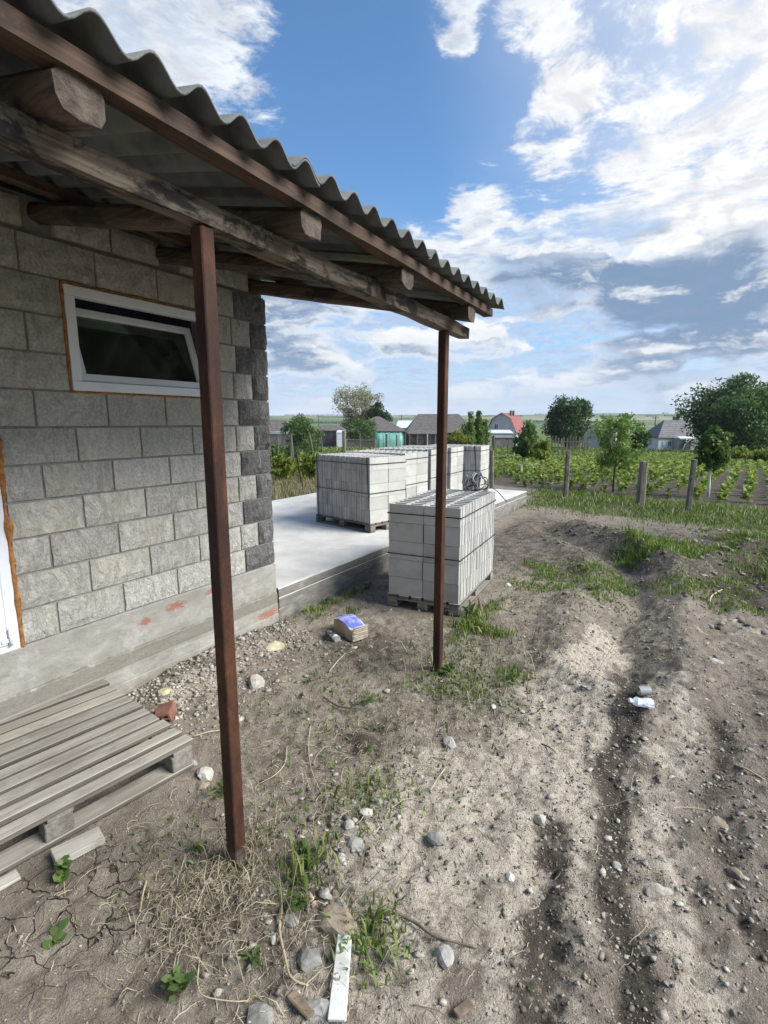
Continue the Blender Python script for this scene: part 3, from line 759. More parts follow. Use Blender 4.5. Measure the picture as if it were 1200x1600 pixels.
# ------------------------------------------------------------------ concrete slab
bm = bmesh.new()
n = 60; y0, y1, xl, xr, zt = CY+.03, 10.46, -6.45, WX-.005, .272
rows = []
for i in range(n+1):
    y = y0+(y1-y0)*i/n; k = mnoise.noise(Vector((y*4, 1, 2))); k2 = mnoise.noise(Vector((y*11, 4, 2)))
    pr = [(xl, -.3), (xr-.004, -.3), (xr-.004+.004*k, .080), (xr-.009+.002*k2, .088), (xr+.001+.004*k2, .093), (xr+.001+.003*k, .18), (xr-.006, .186+.003*k), (xr+.002, .192), (xr+.002*k, zt-.012), (xr-.012+.004*k2, zt), (xl, zt)]
    rows.append([bm.verts.new((a, y, b)) for a, b in pr])
for a, b in zip(rows[:-1], rows[1:]):
    for j in range(len(a)): bm.faces.new((a[j], a[(j+1) % len(a)], b[(j+1) % len(a)], b[j]))
bm.faces.new(rows[0][::-1]); bm.faces.new(rows[-1])
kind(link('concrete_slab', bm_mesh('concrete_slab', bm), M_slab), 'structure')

# ------------------------------------------------------------------ block stacks on pallets
BL, BW, BH = .332, .0985, .1665
def cmu_mesh(seed):
    bm = bmesh.new(); l, w_, h = BL/2-.003, BW/2-.0026, BH/2-.0016
    gr = .012
    out = [(-l, -w_), (l, -w_), (l, -.018), (l-gr, -.012), (l-gr, .012), (l, .018), (l, w_), (-l, w_), (-l, .018), (-l+gr, .012), (-l+gr, -.012), (-l, -.018)]
    hl = [(-l+.024, -w_+.016, -.014, w_-.016), (.014, -w_+.016, l-.024, w_-.016)]
    b0 = [bm.verts.new((x, y, -h)) for x, y in out]; t0 = [bm.verts.new((x, y, h)) for x, y in out]; k = len(out)
    for i in range(k): bm.faces.new((b0[i], b0[(i+1) % k], t0[(i+1) % k], t0[i]))
    bm.faces.new(b0[::-1])
    es = [bm.edges.get((t0[i], t0[(i+1) % k])) for i in range(k)]
    for (xa, ya, xb, yb) in hl:
        tv = [bm.verts.new((x, y, h)) for x, y in ((xa, ya), (xb, ya), (xb, yb), (xa, yb))]
        bv = [bm.verts.new((x*.97, y*.9, -h*.8)) for x, y in ((xa, ya), (xb, ya), (xb, yb), (xa, yb))]
        for i in range(4): bm.faces.new((tv[(i+1) % 4], tv[i], bv[i], bv[(i+1) % 4])); es.append(bm.edges.get((tv[i], tv[(i+1) % 4])))
        bm.faces.new(bv)
    bmesh.ops.triangle_fill(bm, edges=es, use_beauty=True)
    return bm_mesh('concrete_block', bm)
CMU = cmu_mesh(0); CMU.materials.append(M_cmu)
def pallet(label, loc, rz, lx, ly, ht, n_deck, mats, group=None, boards_along='y', z_feet=0):
    """deck boards run along local y; blocks in three rows; bottom boards along y"""
    t = thing('wooden_pallet', label, 'pallet', loc, rz, group)
    gap = .024; bw = (lx-gap*(n_deck-1))/n_deck
    m_y, m_x = mats
    for i in range(n_deck):
        x = -lx/2+bw/2+i*(bw+gap); j = random.uniform(-.008, .008)
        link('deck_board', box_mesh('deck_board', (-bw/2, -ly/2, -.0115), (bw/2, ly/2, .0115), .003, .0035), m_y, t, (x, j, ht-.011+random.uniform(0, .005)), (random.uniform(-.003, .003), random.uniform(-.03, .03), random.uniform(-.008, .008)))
    for yb in (-ly/2+.05, 0, ly/2-.05):
        link('bearer', box_mesh('bearer', (-lx/2+.004, -.048, -.010), (lx/2-.004, .048, .010), .003, .002), m_x, t, (0, yb, ht-.0345))
        for xb in (-lx/2+.052, 0, lx/2-.052):
            link('foot_block', box_mesh('foot_block', (-.048, -.052, -.5*(ht-.0685)), (.048, .052, .5*(ht-.0685)), .004, .003), m_x, t, (xb, yb+random.uniform(-.008, .008), .023+.5*(ht-.0685)+.0005))
    for xb in (-lx/2+.052, 0, lx/2-.052):
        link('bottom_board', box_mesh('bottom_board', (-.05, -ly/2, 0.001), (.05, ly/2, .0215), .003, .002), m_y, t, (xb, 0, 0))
    return t
def strap(parent, pts, wv, nrm):
    bm = bmesh.new()
    for (a, b), nn in zip(pts, nrm):
        a, b, nn = Vector(a), Vector(b), Vector(nn); d = (b-a).normalized(); s = d.cross(nn).normalized()*wv/2
        q = [bm.verts.new(p) for p in (a-s, b-s, b+s, a+s)]; q2 = [bm.verts.new(v.co+nn*.002) for v in q]
        bm.faces.new(q2); bm.faces.new(q[::-1])
        for i in range(4): bm.faces.new((q[i], q[(i+1) % 4], q2[(i+1) % 4], q2[i]))
    return link('strap', bm_mesh('strap', bm), M_strap, parent)
NC = 12
def stack(label, corner, rz, base_z, ph, long_axis, plabel, lean=0, NC=12):
    """corner: world xy of the corner nearest the camera (right-front one); stack extends left/back in local axes"""
    lx, ly = 2*BL, NC*BW
    rz_ = R(rz); M2 = Matrix.Rotation(rz_, 2)
    if long_axis == 'x': ex, ey = ly, lx
    else: ex, ey = lx, ly
    c = Vector(corner) + M2 @ Vector((-ex/2, ey/2))
    rot = rz_ + (R(90) if long_axis == 'x' else 0)
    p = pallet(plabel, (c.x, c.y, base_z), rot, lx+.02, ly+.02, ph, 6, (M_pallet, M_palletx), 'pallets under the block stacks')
    t = thing('block_stack', label, 'block stack', (c.x, c.y, base_z+ph+.001), rot, 'strapped stacks of concrete blocks')
    rows = 5
    for r in range(rows):
        sh = lean*r
        for i in range(NC):
            for j in (-1, 1):
                o = link('concrete_block', CMU, None, t,
                     (j*(BL/2+.001)+random.uniform(-.0035, .0035)+sh*.5, (i-NC/2+.5)*BW+random.uniform(-.0012, .0012), BH/2+r*BH), (0, 0, random.uniform(-.005, .005) + (math.pi if random.random() < .5 else 0)))
    H_ = rows*BH; a, b = lx/2+.009+abs(lean)*2, ly/2+.004
    for z in (H_-.085, H_*.46):
        strap(t, [((-a, -b, z), (a, -b, z)), ((a, -b, z+.001), (a, b, z-.002)), ((a, b, z), (-a, b, z)), ((-a, b, z), (-a, -b, z))], .009, [(0, -1, 0), (1, 0, 0), (0, 1, 0), (-1, 0, 0)])
    return t, p
stack('stack of grey concrete blocks on the bare soil behind the far rusty post', (-1.655, 3.965), 5.5, 0, .112, 'y', 'wooden pallet on the soil under the nearest block stack')
tA, _ = stack('stack of grey concrete blocks nearest the camera on the slab, strapped both ways', (-3.47, 5.39), -13.5, .272, .115, 'x', 'wooden pallet nearest the camera on the slab', 0, 11)
H5 = 5*BH; a_ = BL+.012
for yv_, lean_ in ((.50, .02), (-.50, .06)):
    strap(tA, [((a_*-1, yv_, H5+.001), (a_*-1, yv_-lean_, -.1)), ((-a_, yv_, H5+.001), (a_, yv_, H5+.001)), ((a_, yv_, H5), (a_, yv_-lean_, -.1))], .014, [(-1, 0, 0), (0, 0, 1), (1, 0, 0)])
for corner, rz, lab, pl, vy in (((-3.53, 6.40), -3, 'grey concrete block stack second from the front in the slab row', 'wooden pallet under the second stack of the slab row', None),
                       ((-3.64, 7.46), 2, 'grey concrete block stack in the middle of the slab row', 'wooden pallet under the middle stack of the slab row', -.46),
                       ((-3.66, 8.28), 4, 'grey concrete block stack second from the far end of the slab row', 'wooden pallet under the stack second from the far end', None),
                       ((-3.42, 9.08), 7, 'grey concrete block stack at the far end of the slab row', 'wooden pallet at the far end of the slab row', -.42)):
    t_, _ = stack(lab, corner, rz, .272, .115, 'x', pl, 0, 11)
    if vy is not None: strap(t_, [((-a_, vy, H5+.001), (-a_, vy-.06, 0)), ((-a_, vy, H5+.001), (a_, vy, H5+.001))], .016, [(-1, 0, 0), (0, 0, 1)])
# bundle of strapping on the near stack
top = .113+5*BH
cb = gp(738, 766, top)
t = thing('strap_bundle', 'loose bundle of dark grey strapping loops lying on the nearest block stack', 'strapping', (cb.x, cb.y, top), R(20))
for i in range(13):
    bm = bmesh.new(); a0 = random.uniform(-1.5, 1.5); ra, rb = random.uniform(.075, .125), random.uniform(.055, .080); ox = random.uniform(-.04, .10)
    pts = []
    for k in range(19):
        a = 2*math.pi*k/18
        p = Vector((ra*math.cos(a)*.7, 0, rb+.006+rb*math.sin(a)*1.15))
        p.z += .012*math.sin(3*a+i); p.y += .03*math.sin(2*a+i*1.7); p.rotate(Matrix.Rotation(a0, 3, 'Z')); pts.append(p+Vector((ox, random.uniform(-.03, .03)*.3, 0)))
    link('loop', tube_mesh('loop', pts, .0065, 5), M_cable, t)
link('loop', tube_mesh('loop', [(.06, -.01, .05), (.14, .01, .075), (.2, .02, .03), (.26, .04, -.01), (.36, .05, -.12)], .004, 5), M_strap, t)
link('binding', tube_mesh('binding', [(-.06, -.035, .03), (.0, -.042, .06), (.05, -.03, .05)], .008, 6), M_strap, t)

# ------------------------------------------------------------------ low pallet in front of the wall
rzp = R(-7.5); Mp = Matrix.Rotation(rzp, 2); lx, ly = .95, 1.15
c = Vector((-1.965, 1.465)) + Mp @ Vector((-lx/2, -ly/2))
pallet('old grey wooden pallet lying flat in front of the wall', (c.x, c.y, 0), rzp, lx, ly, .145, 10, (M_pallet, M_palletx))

# ------------------------------------------------------------------ stones, boards and litter
def rock_mesh(seed, sx, sy, sz, sub=2, cut_=5):
    bm = bmesh.new(); bmesh.ops.create_icosphere(bm, subdivisions=sub, radius=1)
    rnd = random.Random(seed)
    planes = [(Vector((rnd.gauss(0, 1), rnd.gauss(0, 1), rnd.gauss(0, 1))).normalized(), rnd.uniform(.55, .85)) for _ in range(cut_)]
    for v in bm.verts:
        for n_, d_ in planes:
            k = v.co.dot(n_)-d_
            if k > 0: v.co -= n_*k
        v.co *= 1+.16*mnoise.noise(v.co*1.7+Vector((seed*3.1, 0, 0)))+.06*mnoise.noise(v.co*4.3+Vector((seed, 2, 0)))
        v.co.x *= sx; v.co.y *= sy; v.co.z *= sz
    return bm_mesh('rock', bm)
M_rock = {
 'white': noisy('white_stone', (.36, .335, .28), (.54, .51, .445), 18, bump=.8, bscale=50, bdist=.008, rnd_amt=.12, c2=(.25, .215, .165)),
 'yellow': noisy('yellow_stone', (.36, .32, .20), (.52, .47, .33), 18, bump=.6, bscale=50, bdist=.006, rnd_amt=.1, c2=(.20, .22, .06)),
 'grey': noisy('grey_stone', (.20, .195, .175), (.36, .35, .315), 18, bump=.6, bscale=50, bdist=.006, rnd_amt=.2),
 'brown': noisy('brown_stone', (.16, .125, .09), (.30, .25, .19), 18, bump=.6, bscale=50, bdist=.006, rnd_amt=.2),
 'pink': noisy('pink_stone', (.30, .20, .165), (.44, .33, .28), 18, bump=.6, bscale=50, bdist=.006, rnd_amt=.1),
 'green': noisy('green_stone', (.11, .16, .13), (.22, .27, .22), 18, bump=.6, bscale=50, bdist=.006, rnd_amt=.1)}
stones = [
 (399, 1070, 34, 'white', .62, 'largest white limestone chunk behind the near rusty post'),
 (428, 1013, 34, 'yellow', .42, 'yellowish lichen-stained stone near the wall corner'),
 (256, 1083, 20, 'yellow', .45, 'pale yellow stone above the broken red brick'),
 (320, 1212, 30, 'white', .45, 'cream stone beside the right corner of the low pallet'),
 (316, 1228, 22, 'brown', .3, 'flat brown stone just below the cream stone by the pallet'),
 (703, 1162, 26, 'grey', .4, 'smooth grey stone alone on the dirt below the far post'),
 (655, 1180, 16, 'white', .5, 'small white stone left of the smooth grey stone'),
 (681, 1312, 24, 'grey', .6, 'upright grey stone on the pale dirt right of the grass tuft'),
 (843, 1283, 20, 'white', .6, 'pale pointed stone at the top of the short dark rut'),
 (797, 1372, 16, 'white', .5, 'small pale stone left of the short dark rut'),
 (693, 1495, 28, 'grey', .6, 'rounded grey stone at the right end of the dry twig'),
 (638, 1478, 28, 'grey', .55, 'weathered grey stone just right of the white board'),
 (555, 1322, 26, 'grey', .6, 'round grey pebble right of the near post foot'),
 (572, 1272, 20, 'white', .6, 'white stone in the small rubble group above the grey pebble'),
 (545, 1290, 18, 'grey', .6, 'grey stone in the small rubble group, leftmost'),
 (527, 1446, 58, 'brown', .35, 'broad flat brown stone above the white board'),
 (534, 1418, 22, 'grey', .5, 'grey angular stone between the flat brown stone and the post'),
 (484, 1500, 32, 'grey', .5, 'dark grey angular stone left of the white board'),
 (484, 1408, 22, 'pink', .6, 'pinkish stone among green weeds below the near post'),
 (455, 1440, 20, 'grey', .7, 'upright grey stone shard near the dry stalk'),
 (500, 1580, 40, 'grey', .4, 'grey stone touching the lower left edge of the white board'),
 (405, 1592, 36, 'grey', .4, 'grey stone at the bottom edge left of the brown wood chips'),
 (1148, 1367, 18, 'brown', .6, 'brown stone on the right bank of the deep rut'),
 (963, 1353, 12, 'grey', .6, 'small grey stone on the left rim of the deep rut'),
 (1032, 1395, 40, 'white', .25, 'flat pale crust stone right of the deep rut'),
 (1118, 1290, 34, 'brown', .3, 'flat brown crust piece at the right edge of the tyre lane'),
 (793, 915, 12, 'white', .5, 'white pebble near grass right of the block stack'),
 (355, 1030, 24, 'green', .5, 'greenish stone beside the plinth left of the near post'),
 (1118, 1035, 18, 'white', .4, 'pale stone on dark soil near the right edge'),
 (605, 1080, 12, 'white', .5, 'small white stone in front of the far post'),
 (770, 1105, 12, 'white', .5, 'small white stone in the grass right of the far post'),
 (1022, 1130, 16, 'brown', .4, 'brown stone just below the crushed bottle'),
 (300, 1195, 16, 'grey', .6, 'grey pebble against the pallet corner block'),
 (860, 1245, 12, 'grey', .5, 'grey pebble in the middle of the pale dirt lane'),
]
for i, (px, py, wpx, colr, hf, lab) in enumerate(stones):
    p = on_ground(px, py); d = (p-cam.location).length; s = wpx*d/815/2
    o = link('stone', rock_mesh(i+3, s*1.05, s*.85, s*hf*1.15), M_rock[colr], None, p+Vector((0, 0, s*hf*.22)), (0, 0, random.uniform(-1, 1)))
    tag(o, lab, 'stone', 'stones lying about the yard')

# cut stone painted blue, spray can
p = on_ground(548, 990)
M_cut = noisy('cut_limestone', (.27, .225, .165), (.42, .375, .30), 9, bump=.7, bscale=40, bdist=.01, rnd_amt=0, c2=(.20, .155, .11))
def bluefn(t, b):
    c = ocoord(t, False); n = t.noise(c, 16, 5, .6)
    m = t.mr(t.m('ADD', t.v('LENGTH', t.v('MULTIPLY', t.v('SUBTRACT', c, (-.01, .0, 0.)), (6.6, 9.5, 0.)), out=1), t.m('MULTIPLY', n, .6)), 1.18, 1.0)
    col = t.mix(m, (.50, .46, .38), t.mix(t.mr(n, .4, .6), (.10, .13, .42), (.30, .29, .56)))
    t.set(b.inputs['Base Color'], col)
    t.set(b.inputs['Normal'], t.bump(t.noise(c, 50, 4, .6), .4, .004))
M_blue = material('blue_painted_stone', bluefn)
bm = bmesh.new(); LX, LY = .125, .072; prof = []
for i in range(9):
    u = i/8; x = -LX+2*LX*u; prof.append((x, .085+.045*math.sin(math.pi*min(1, (u+.18)*.92)) - .008*u))
rows = []
for x, z in prof: rows.append([bm.verts.new((x, y, zz_+random.uniform(-.002, .002))) for y, zz_ in ((-LY, -.01), (-LY*1.04, z*.5), (-LY, z-.004), (-LY*.6, z+.003), (0, z+.006), (LY*.6, z+.003), (LY, z-.004), (LY*1.04, z*.5), (LY, -.01))])
for a, b in zip(rows[:-1], rows[1:]):
    for j in range(8):
        f = bm.faces.new((a[j], b[j], b[j+1], a[j+1])); f.material_index = 1 if 2 <= j <= 5 else 0
bm.faces.new(rows[0]); bm.faces.new(rows[-1][::-1])
me = bm_mesh('cut_stone', bm); me.materials.append(M_cut); me.materials.append(M_blue)
dirx = on_ground(575, 1003)-on_ground(535, 975); ang = math.atan2(dirx.y, dirx.x)
ST = thing('cut_stone', 'cut stone block with blue spray paint on top near the wall corner', 'stone', p, ang+.12)
link('stone_body', me, None, ST)
for k in range(6):
    zc = .018+.016*k
    link('chisel_ridge', box_mesh('chisel_ridge', (-.004, -LY*.93, -.004), (.006, LY*.93, .004), .002, .001), M_cut, ST, (LX+.001, 0, zc), (R(random.uniform(-5, 5)), 0, 0))
pa, pb = on_ground(508, 990), on_ground(530, 1006); cc = (pa+pb)/2; ang = math.atan2(pb.y-pa.y, pb.x-pa.x)
can = thing('spray_can', 'empty spray can with black and white wrap lying beside the blue-painted stone', 'spray can', cc+Vector((0, 0, .027)), ang)
def canfn(t, b):
    c = ocoord(t, False); x = t.sep(c)[0]; n = t.noise(c, 60, 3, .6)
    col = t.mix(t.mr(n, .52, .58), (.06, .06, .062), (.48, .48, .47)); col = t.mix(t.mr(x, .045, .047), col, (.50, .50, .49))
    t.set(b.inputs['Base Color'], col); b.inputs['Roughness'].default_value = .4; b.inputs['Metallic'].default_value = .2
M_can = material('spray_can', canfn); M_steel = noisy('tin', (.42, .42, .41), (.58, .58, .56), 20, rough=.4, metal=.6, bump=0, rnd_amt=0)
link('can_body', tube_mesh('can_body', [(-.066, 0, 0), (-.06, 0, 0), (.084, 0, 0)], [.021, .0255, .0255], 18), M_can, can)
link('rim', tube_mesh('rim', [(.0845, 0, 0), (.090, 0, 0), (.0905, 0, 0), (.086, 0, 0)], [.0268, .0268, .022, .0205], 18, False), M_steel, can)
link('cap', tube_mesh('cap', [(-.0665, 0, 0), (-.072, 0, 0), (-.078, 0, 0)], [.020, .016, .009], 14), M_steel, can)

# broken red hollow brick
p = on_ground(262, 1122)
M_brick = noisy('red_brick', (.13, .058, .042), (.24, .115, .085), 14, bump=.6, bscale=60, rnd_amt=0)
bm = bmesh.new()
def hollow(bm, l, h, d, cols, rows_, t_):
    xs_ = [-l/2]; cw = (l-t_*(cols+1))/cols
    for i in range(cols): add_box(bm, (-l/2+i*(cw+t_), -d/2, 0), (-l/2+i*(cw+t_)+t_, d/2, h))
    add_box(bm, (l/2-t_, -d/2, 0), (l/2, d/2, h))
    rh = (h-t_*(rows_+1))/rows_
    for i in range(cols):
        xa = -l/2+i*(cw+t_)+t_
        for j in range(rows_+1): add_box(bm, (xa+.0005, -d/2, j*(rh+t_)), (xa+cw-.0005, d/2-.002*j, j*(rh+t_)+t_))
hollow(bm, .085, .065, .12, 2, 2, .011)
tag(link('broken_brick', bm_mesh('broken_brick', bm), M_brick, None, p+Vector((0, 0, .002)), (R(8), R(-14), R(38))), 'broken red hollow brick on the gravel beside the low pallet', 'brick')

# white board, pale plank under the pallet, wood chips
def board(name, label, a, b, wv, th, mat, cat, lift=.004, roll=0):
    A, B = on_ground(*a), on_ground(*b); m_ = (A+B)/2; dv = B-A; ln = Vector((dv.x, dv.y)).length
    z = max(A.z, B.z, m_.z)+lift+th/2
    o = link(name, box_mesh(name, (-wv/2, -ln/2, -th/2), (wv/2, ln/2, th/2), .003, .003), mat, None, (m_.x, m_.y, z), (R(roll), 0, math.atan2(dv.y, dv.x)-R(90)))
    return tag(o, label, cat)
M_white_board = noisy('white_painted_board', (.52, .52, .49), (.66, .66, .63), 14, bump=.4, bscale=70, rnd_amt=0, c2=(.40, .39, .36))
board('white_board', 'short white painted board lying at the bottom of the photo', (526, 1608), (539, 1468), .052, .016, M_white_board, 'board', .012)
M_pale_plank = wood('pale_plank_wood', (.36, .33, .27), (.55, .52, .45), 'y', (.2, .17, .13), .5)
board('broken_plank', 'pale broken plank end resting on the ground under the pallet edge', (84, 1352), (160, 1312), .085, .03, M_pale_plank, 'plank', .01)
board('broken_plank', 'pale splinter plank at the lower left corner below the pallet', (-20, 1400), (30, 1372), .05, .02, M_pale_plank, 'plank')
M_chip = noisy('brown_wood_chip', (.12, .085, .06), (.23, .17, .12), 20, bump=.5)
board('wood_chip', 'brown wood chip left of the white board, larger one', (455, 1555), (488, 1590), .032, .008, M_chip, 'wood chip')
board('wood_chip', 'small brown wood chip lower right of the twig', (713, 1590), (735, 1570), .028, .008, M_chip, 'wood chip')
def twig(label, pxs, r, mat, name='twig', cat='twig', lift=.012):
    pts = []
    for i, q in enumerate(pxs):
        g_ = on_ground(*q); pts.append(g_+Vector((0, 0, lift*(1 if 0 < i < len(pxs)-1 else .4)+r)))
    fine_ = []
    for i in range(len(pts)-1):
        for k in range(4):
            t_ = k/4; p0 = pts[max(i-1, 0)]; p1, p2 = pts[i], pts[i+1]; p3 = pts[min(i+2, len(pts)-1)]
            fine_.append(.5*((2*p1)+(p2-p0)*t_+(2*p0-5*p1+4*p2-p3)*t_*t_+(3*p1-p0-3*p2+p3)*t_**3))
    fine_.append(pts[-1]); c0 = fine_[0].copy(); nn = len(fine_)
    o = link(name, tube_mesh(name, [q-c0 for q in fine_], [r*(1-.55*i/nn) for i in range(nn)], 6), mat, None, c0)
    return tag(o, label, cat)
M_straw = noisy('dry_stalk', (.34, .27, .17), (.50, .42, .29), 30, bump=0)
M_twig = noisy('brown_twig', (.10, .08, .06), (.20, .17, .135), 30, bump=0)
twig('long curved dry stalk standing out on the soil right of the near post', [(486, 1133), (482, 1165), (486, 1205), (500, 1240), (507, 1246)], .0035, M_straw)
twig('dry curved stalk right beside the near rusty post', [(448, 1168), (446, 1195), (430, 1215), (402, 1228)], .003, M_straw)
twig('brown twig lying on the rubble left of the near post', [(277, 1039), (310, 1038), (352, 1036)], .006, M_twig)
twig('pale stick leaning across the dirt, right of the cut stone', [(514, 1052), (528, 1036), (540, 1023)], .006, M_straw)
twig('dark stick lying on the soil below the leafy weed', [(506, 1092), (530, 1108), (560, 1111), (583, 1110)], .006, M_twig)
twig('dry stick on the pale dirt left of the tyre lane', [(672, 1238), (686, 1218), (697, 1201)], .005, M_straw)
twig('forked brown branch lying near the bottom centre stones', [(615, 1428), (648, 1448), (675, 1468), (705, 1478), (745, 1485)], .007, M_twig)
twig('upright split corn stalk leaf beside the near post foot', [(440, 1420), (437, 1460), (445, 1500), (455, 1535), (482, 1545)], .006, M_straw)
twig('looped pale root at the bottom left of centre', [(312, 1500), (310, 1550), (330, 1566), (386, 1570), (388, 1545)], .0022, M_straw)
twig('short straight dry straw on the cracked soil', [(229, 1380), (224, 1402), (219, 1428)], .005, M_straw)
twig('dry stick at the right edge by the dark soil', [(1143, 1197), (1165, 1207), (1195, 1222)], .006, M_straw)
twig('white stick lying across the dark soil at the right, near the crushed bottle', [(1108, 944), (1112, 934), (1128, 923)], .008, M_straw)
twig('thin stalk bent over the gravel right of the broken brick', [(302, 1153), (330, 1147), (357, 1142)], .004, M_straw)
twig('small stick in the tyre lane, lower middle', [(846, 1165), (858, 1172), (868, 1178)], .005, M_twig)

# pipe offcut and bottle
p = on_ground(1006, 1086)
M_pipe = noisy('grey_pipe', (.24, .245, .24), (.34, .345, .335), 10, rough=.5, bump=0, rnd_amt=0)
bm = bmesh.new(); n = 20
ro, ri, ln = .026, .022, .034
rings = [[bm.verts.new((x, r*math.cos(2*math.pi*k/n), r*math.sin(2*math.pi*k/n))) for k in range(n)] for x, r in ((-ln, ro), (ln, ro), (ln, ri), (-ln, ri))]
for i in range(4):
    a, b = rings[i], rings[(i+1) % 4]
    for k in range(n): bm.faces.new((a[k], a[(k+1) % n], b[(k+1) % n], b[k]))
tag(link('pipe_offcut', bm_mesh('pipe_offcut', bm, False), M_pipe, None, p+Vector((0, 0, .026)), (0, 0, R(35))), 'short grey pipe offcut lying behind the crushed bottle', 'pipe')
p = on_ground(1004, 1103)
def plas(t, b):
    b.inputs['Base Color'].default_value = (.85, .9, .95, 1); b.inputs['Roughness'].default_value = .18; b.inputs['Alpha'].default_value = .62
    b.inputs['Specular IOR Level'].default_value = .8
M_plastic = material('clear_plastic', plas)
bt = thing('crushed_bottle', 'crushed clear plastic bottle in the wheel track beside the grey pipe', 'bottle', p+Vector((0, 0, .02)), R(200))
bm = bmesh.new(); pts = [(-.05, 0, 0), (-.048, 0, .0), (-.02, 0, .004), (.01, 0, .0), (.035, 0, .005), (.05, 0, .006), (.062, 0, .008)]
add_tube(bm, pts, [.026, .034, .036, .030, .036, .022, .011], 16)
for v in bm.verts:
    v.co.z *= .62; v.co += Vector((mnoise.noise(v.co*60), mnoise.noise(v.co*60+Vector((3, 0, 0))), mnoise.noise(v.co*60+Vector((7, 0, 0)))))*.007
link('bottle_body', bm_mesh('bottle_body', bm), M_plastic, bt)
link('bottle_cap', tube_mesh('bottle_cap', [(.0625, 0, .006), (.076, 0, .007)], .013, 12), M_pvc, bt)

# ------------------------------------------------------------------ loose stuff: gravel, clods, straw, grass
def scatter_rocks(name, pts, sizes, mat, flat=.6):
    bm = bmesh.new(); bmesh.ops.create_icosphere(bm, subdivisions=1, radius=1)
    bv = np.array([v.co[:] for v in bm.verts]); bf = np.array([[v.index for v in f.verts] for f in bm.faces]); bm.free()
    n = len(pts); a = rng.uniform(0, 2*math.pi, n); ca, sa = np.cos(a), np.sin(a)
    jit = rng.uniform(.35, 1.4, (n, len(bv), 1)); V = bv[None]*jit
    sc = np.stack([sizes*rng.uniform(.7, 1.3, n), sizes*rng.uniform(.7, 1.2, n), sizes*flat*rng.uniform(.7, 1.3, n)], 1)
    V = V*sc[:, None, :]; X = V[..., 0]*ca[:, None]-V[..., 1]*sa[:, None]; Y = V[..., 0]*sa[:, None]+V[..., 1]*ca[:, None]
    V = np.stack([X, Y, V[..., 2]], -1)+pts[:, None, :]
    Fs = bf[None]+(np.arange(n)*len(bv))[:, None, None]
    return kind(link(name, np_mesh(name, V.reshape(-1, 3), Fs.reshape(-1, 3)), mat), 'stuff')
def on_pts(x, y, dz=0.): return np.stack([x, y, ground_z(x, y)+dz], 1)
def islmat(name, cols, rough=.9, bump=.5):
    def fn(t, b):
        k = len(cols)-1; col = t.ramp(isl(t), [(i/k, c) for i, c in enumerate(cols)])
        c = t.new('ShaderNodeTexCoord').outputs['Object']
        col = t.v('SCALE', col, t.mr(t.noise(c, 90, 4, .6), .3, .7, .75, 1.2))
        t.set(b.inputs['Base Color'], col); b.inputs['Roughness'].default_value = rough; b.inputs['Specular IOR Level'].default_value = .15
        t.set(b.inputs['Normal'], t.bump(t.noise(c, 120, 4, .6), bump, .004))
    return material(name, fn)
M_gravel = islmat('gravel', [(.15, .133, .108), (.23, .208, .178), (.30, .277, .238), (.42, .395, .345), (.20, .172, .138)])
M_clod = islmat('soil_clods', [(.10, .084, .066), (.17, .145, .116), (.25, .217, .175), (.36, .318, .262)], bump=.9)
M_flake = islmat('soil_flakes', [(.12, .105, .085), (.21, .187, .155), (.31, .28, .235), (.42, .39, .335), (.25, .22, .18)], bump=.8)
n = 2300; x = -2.88+np.abs(rng.normal(0, .34, n)); y = rng.uniform(1.45, 3.05, n)
pt = [on_pts(x, y, .002)]; sz = [rng.lognormal(math.log(.0085), .5, n)]
n = 1300; x = rng.uniform(-2.6, 1.6, n); y = rng.uniform(.5, 6.5, n); pt.append(on_pts(x, y, .001)); sz.append(rng.lognormal(math.log(.0055), .5, n))
n = 260; x = rng.normal(-1.12, .14, n); y = rng.normal(1.35, .25, n); pt.append(on_pts(x, y, .001)); sz.append(rng.lognormal(math.log(.010), .5, n))
n = 240; x = rng.normal(.36, .16, n); y = rng.uniform(1.3, 3.0, n); pt.append(on_pts(x, y, .001)); sz.append(rng.lognormal(math.log(.008), .5, n))
pt = np.concatenate(pt); sz = np.clip(np.concatenate(sz), .002, .024)
k = ~((pt[:, 0] < -1.95) & (pt[:, 1] < 1.62)); scatter_rocks('gravel', pt[k], sz[k], M_gravel)
pt, sz = [], []
for pts, nn, spread, s0 in ((RUT, 1800, .10, .007), (RUT2, 500, .09, .007), (RUT3, 500, .09, .008), (RUT_FAR, 900, .4, .018), (RIDGE1, 500, .3, .022), (RIDGE2, 900, .55, .025)):
    p_ = np.array(pts); u = rng.uniform(0, len(p_)-1.001, nn); i = u.astype(int); f = (u-i)[:, None]
    q = p_[i]*(1-f)+p_[i+1]*f + rng.normal(0, spread, (nn, 2)); pt.append(on_pts(q[:, 0], q[:, 1], .0)); sz.append(rng.lognormal(math.log(s0*.5), .55, nn))
n = 1400; x = rng.uniform(-2.0, 1.5, n); y = rng.uniform(.5, 5.5, n); pt.append(on_pts(x, y)); sz.append(rng.lognormal(math.log(.005), .5, n))
n = 1000; x = rng.uniform(.0, 4, n); y = rng.uniform(4.8, 9.5, n); pt.append(on_pts(x, y)); sz.append(rng.lognormal(math.log(.025), .45, n))
pt = np.concatenate(pt); sz = np.concatenate(sz); k = ~((pt[:, 0] < -1.95) & (pt[:, 1] < 1.62)) & (pt[:, 0] > -2.8)
scatter_rocks('soil_clods', pt[k], np.clip(sz[k], .002, .06), M_clod, .42)

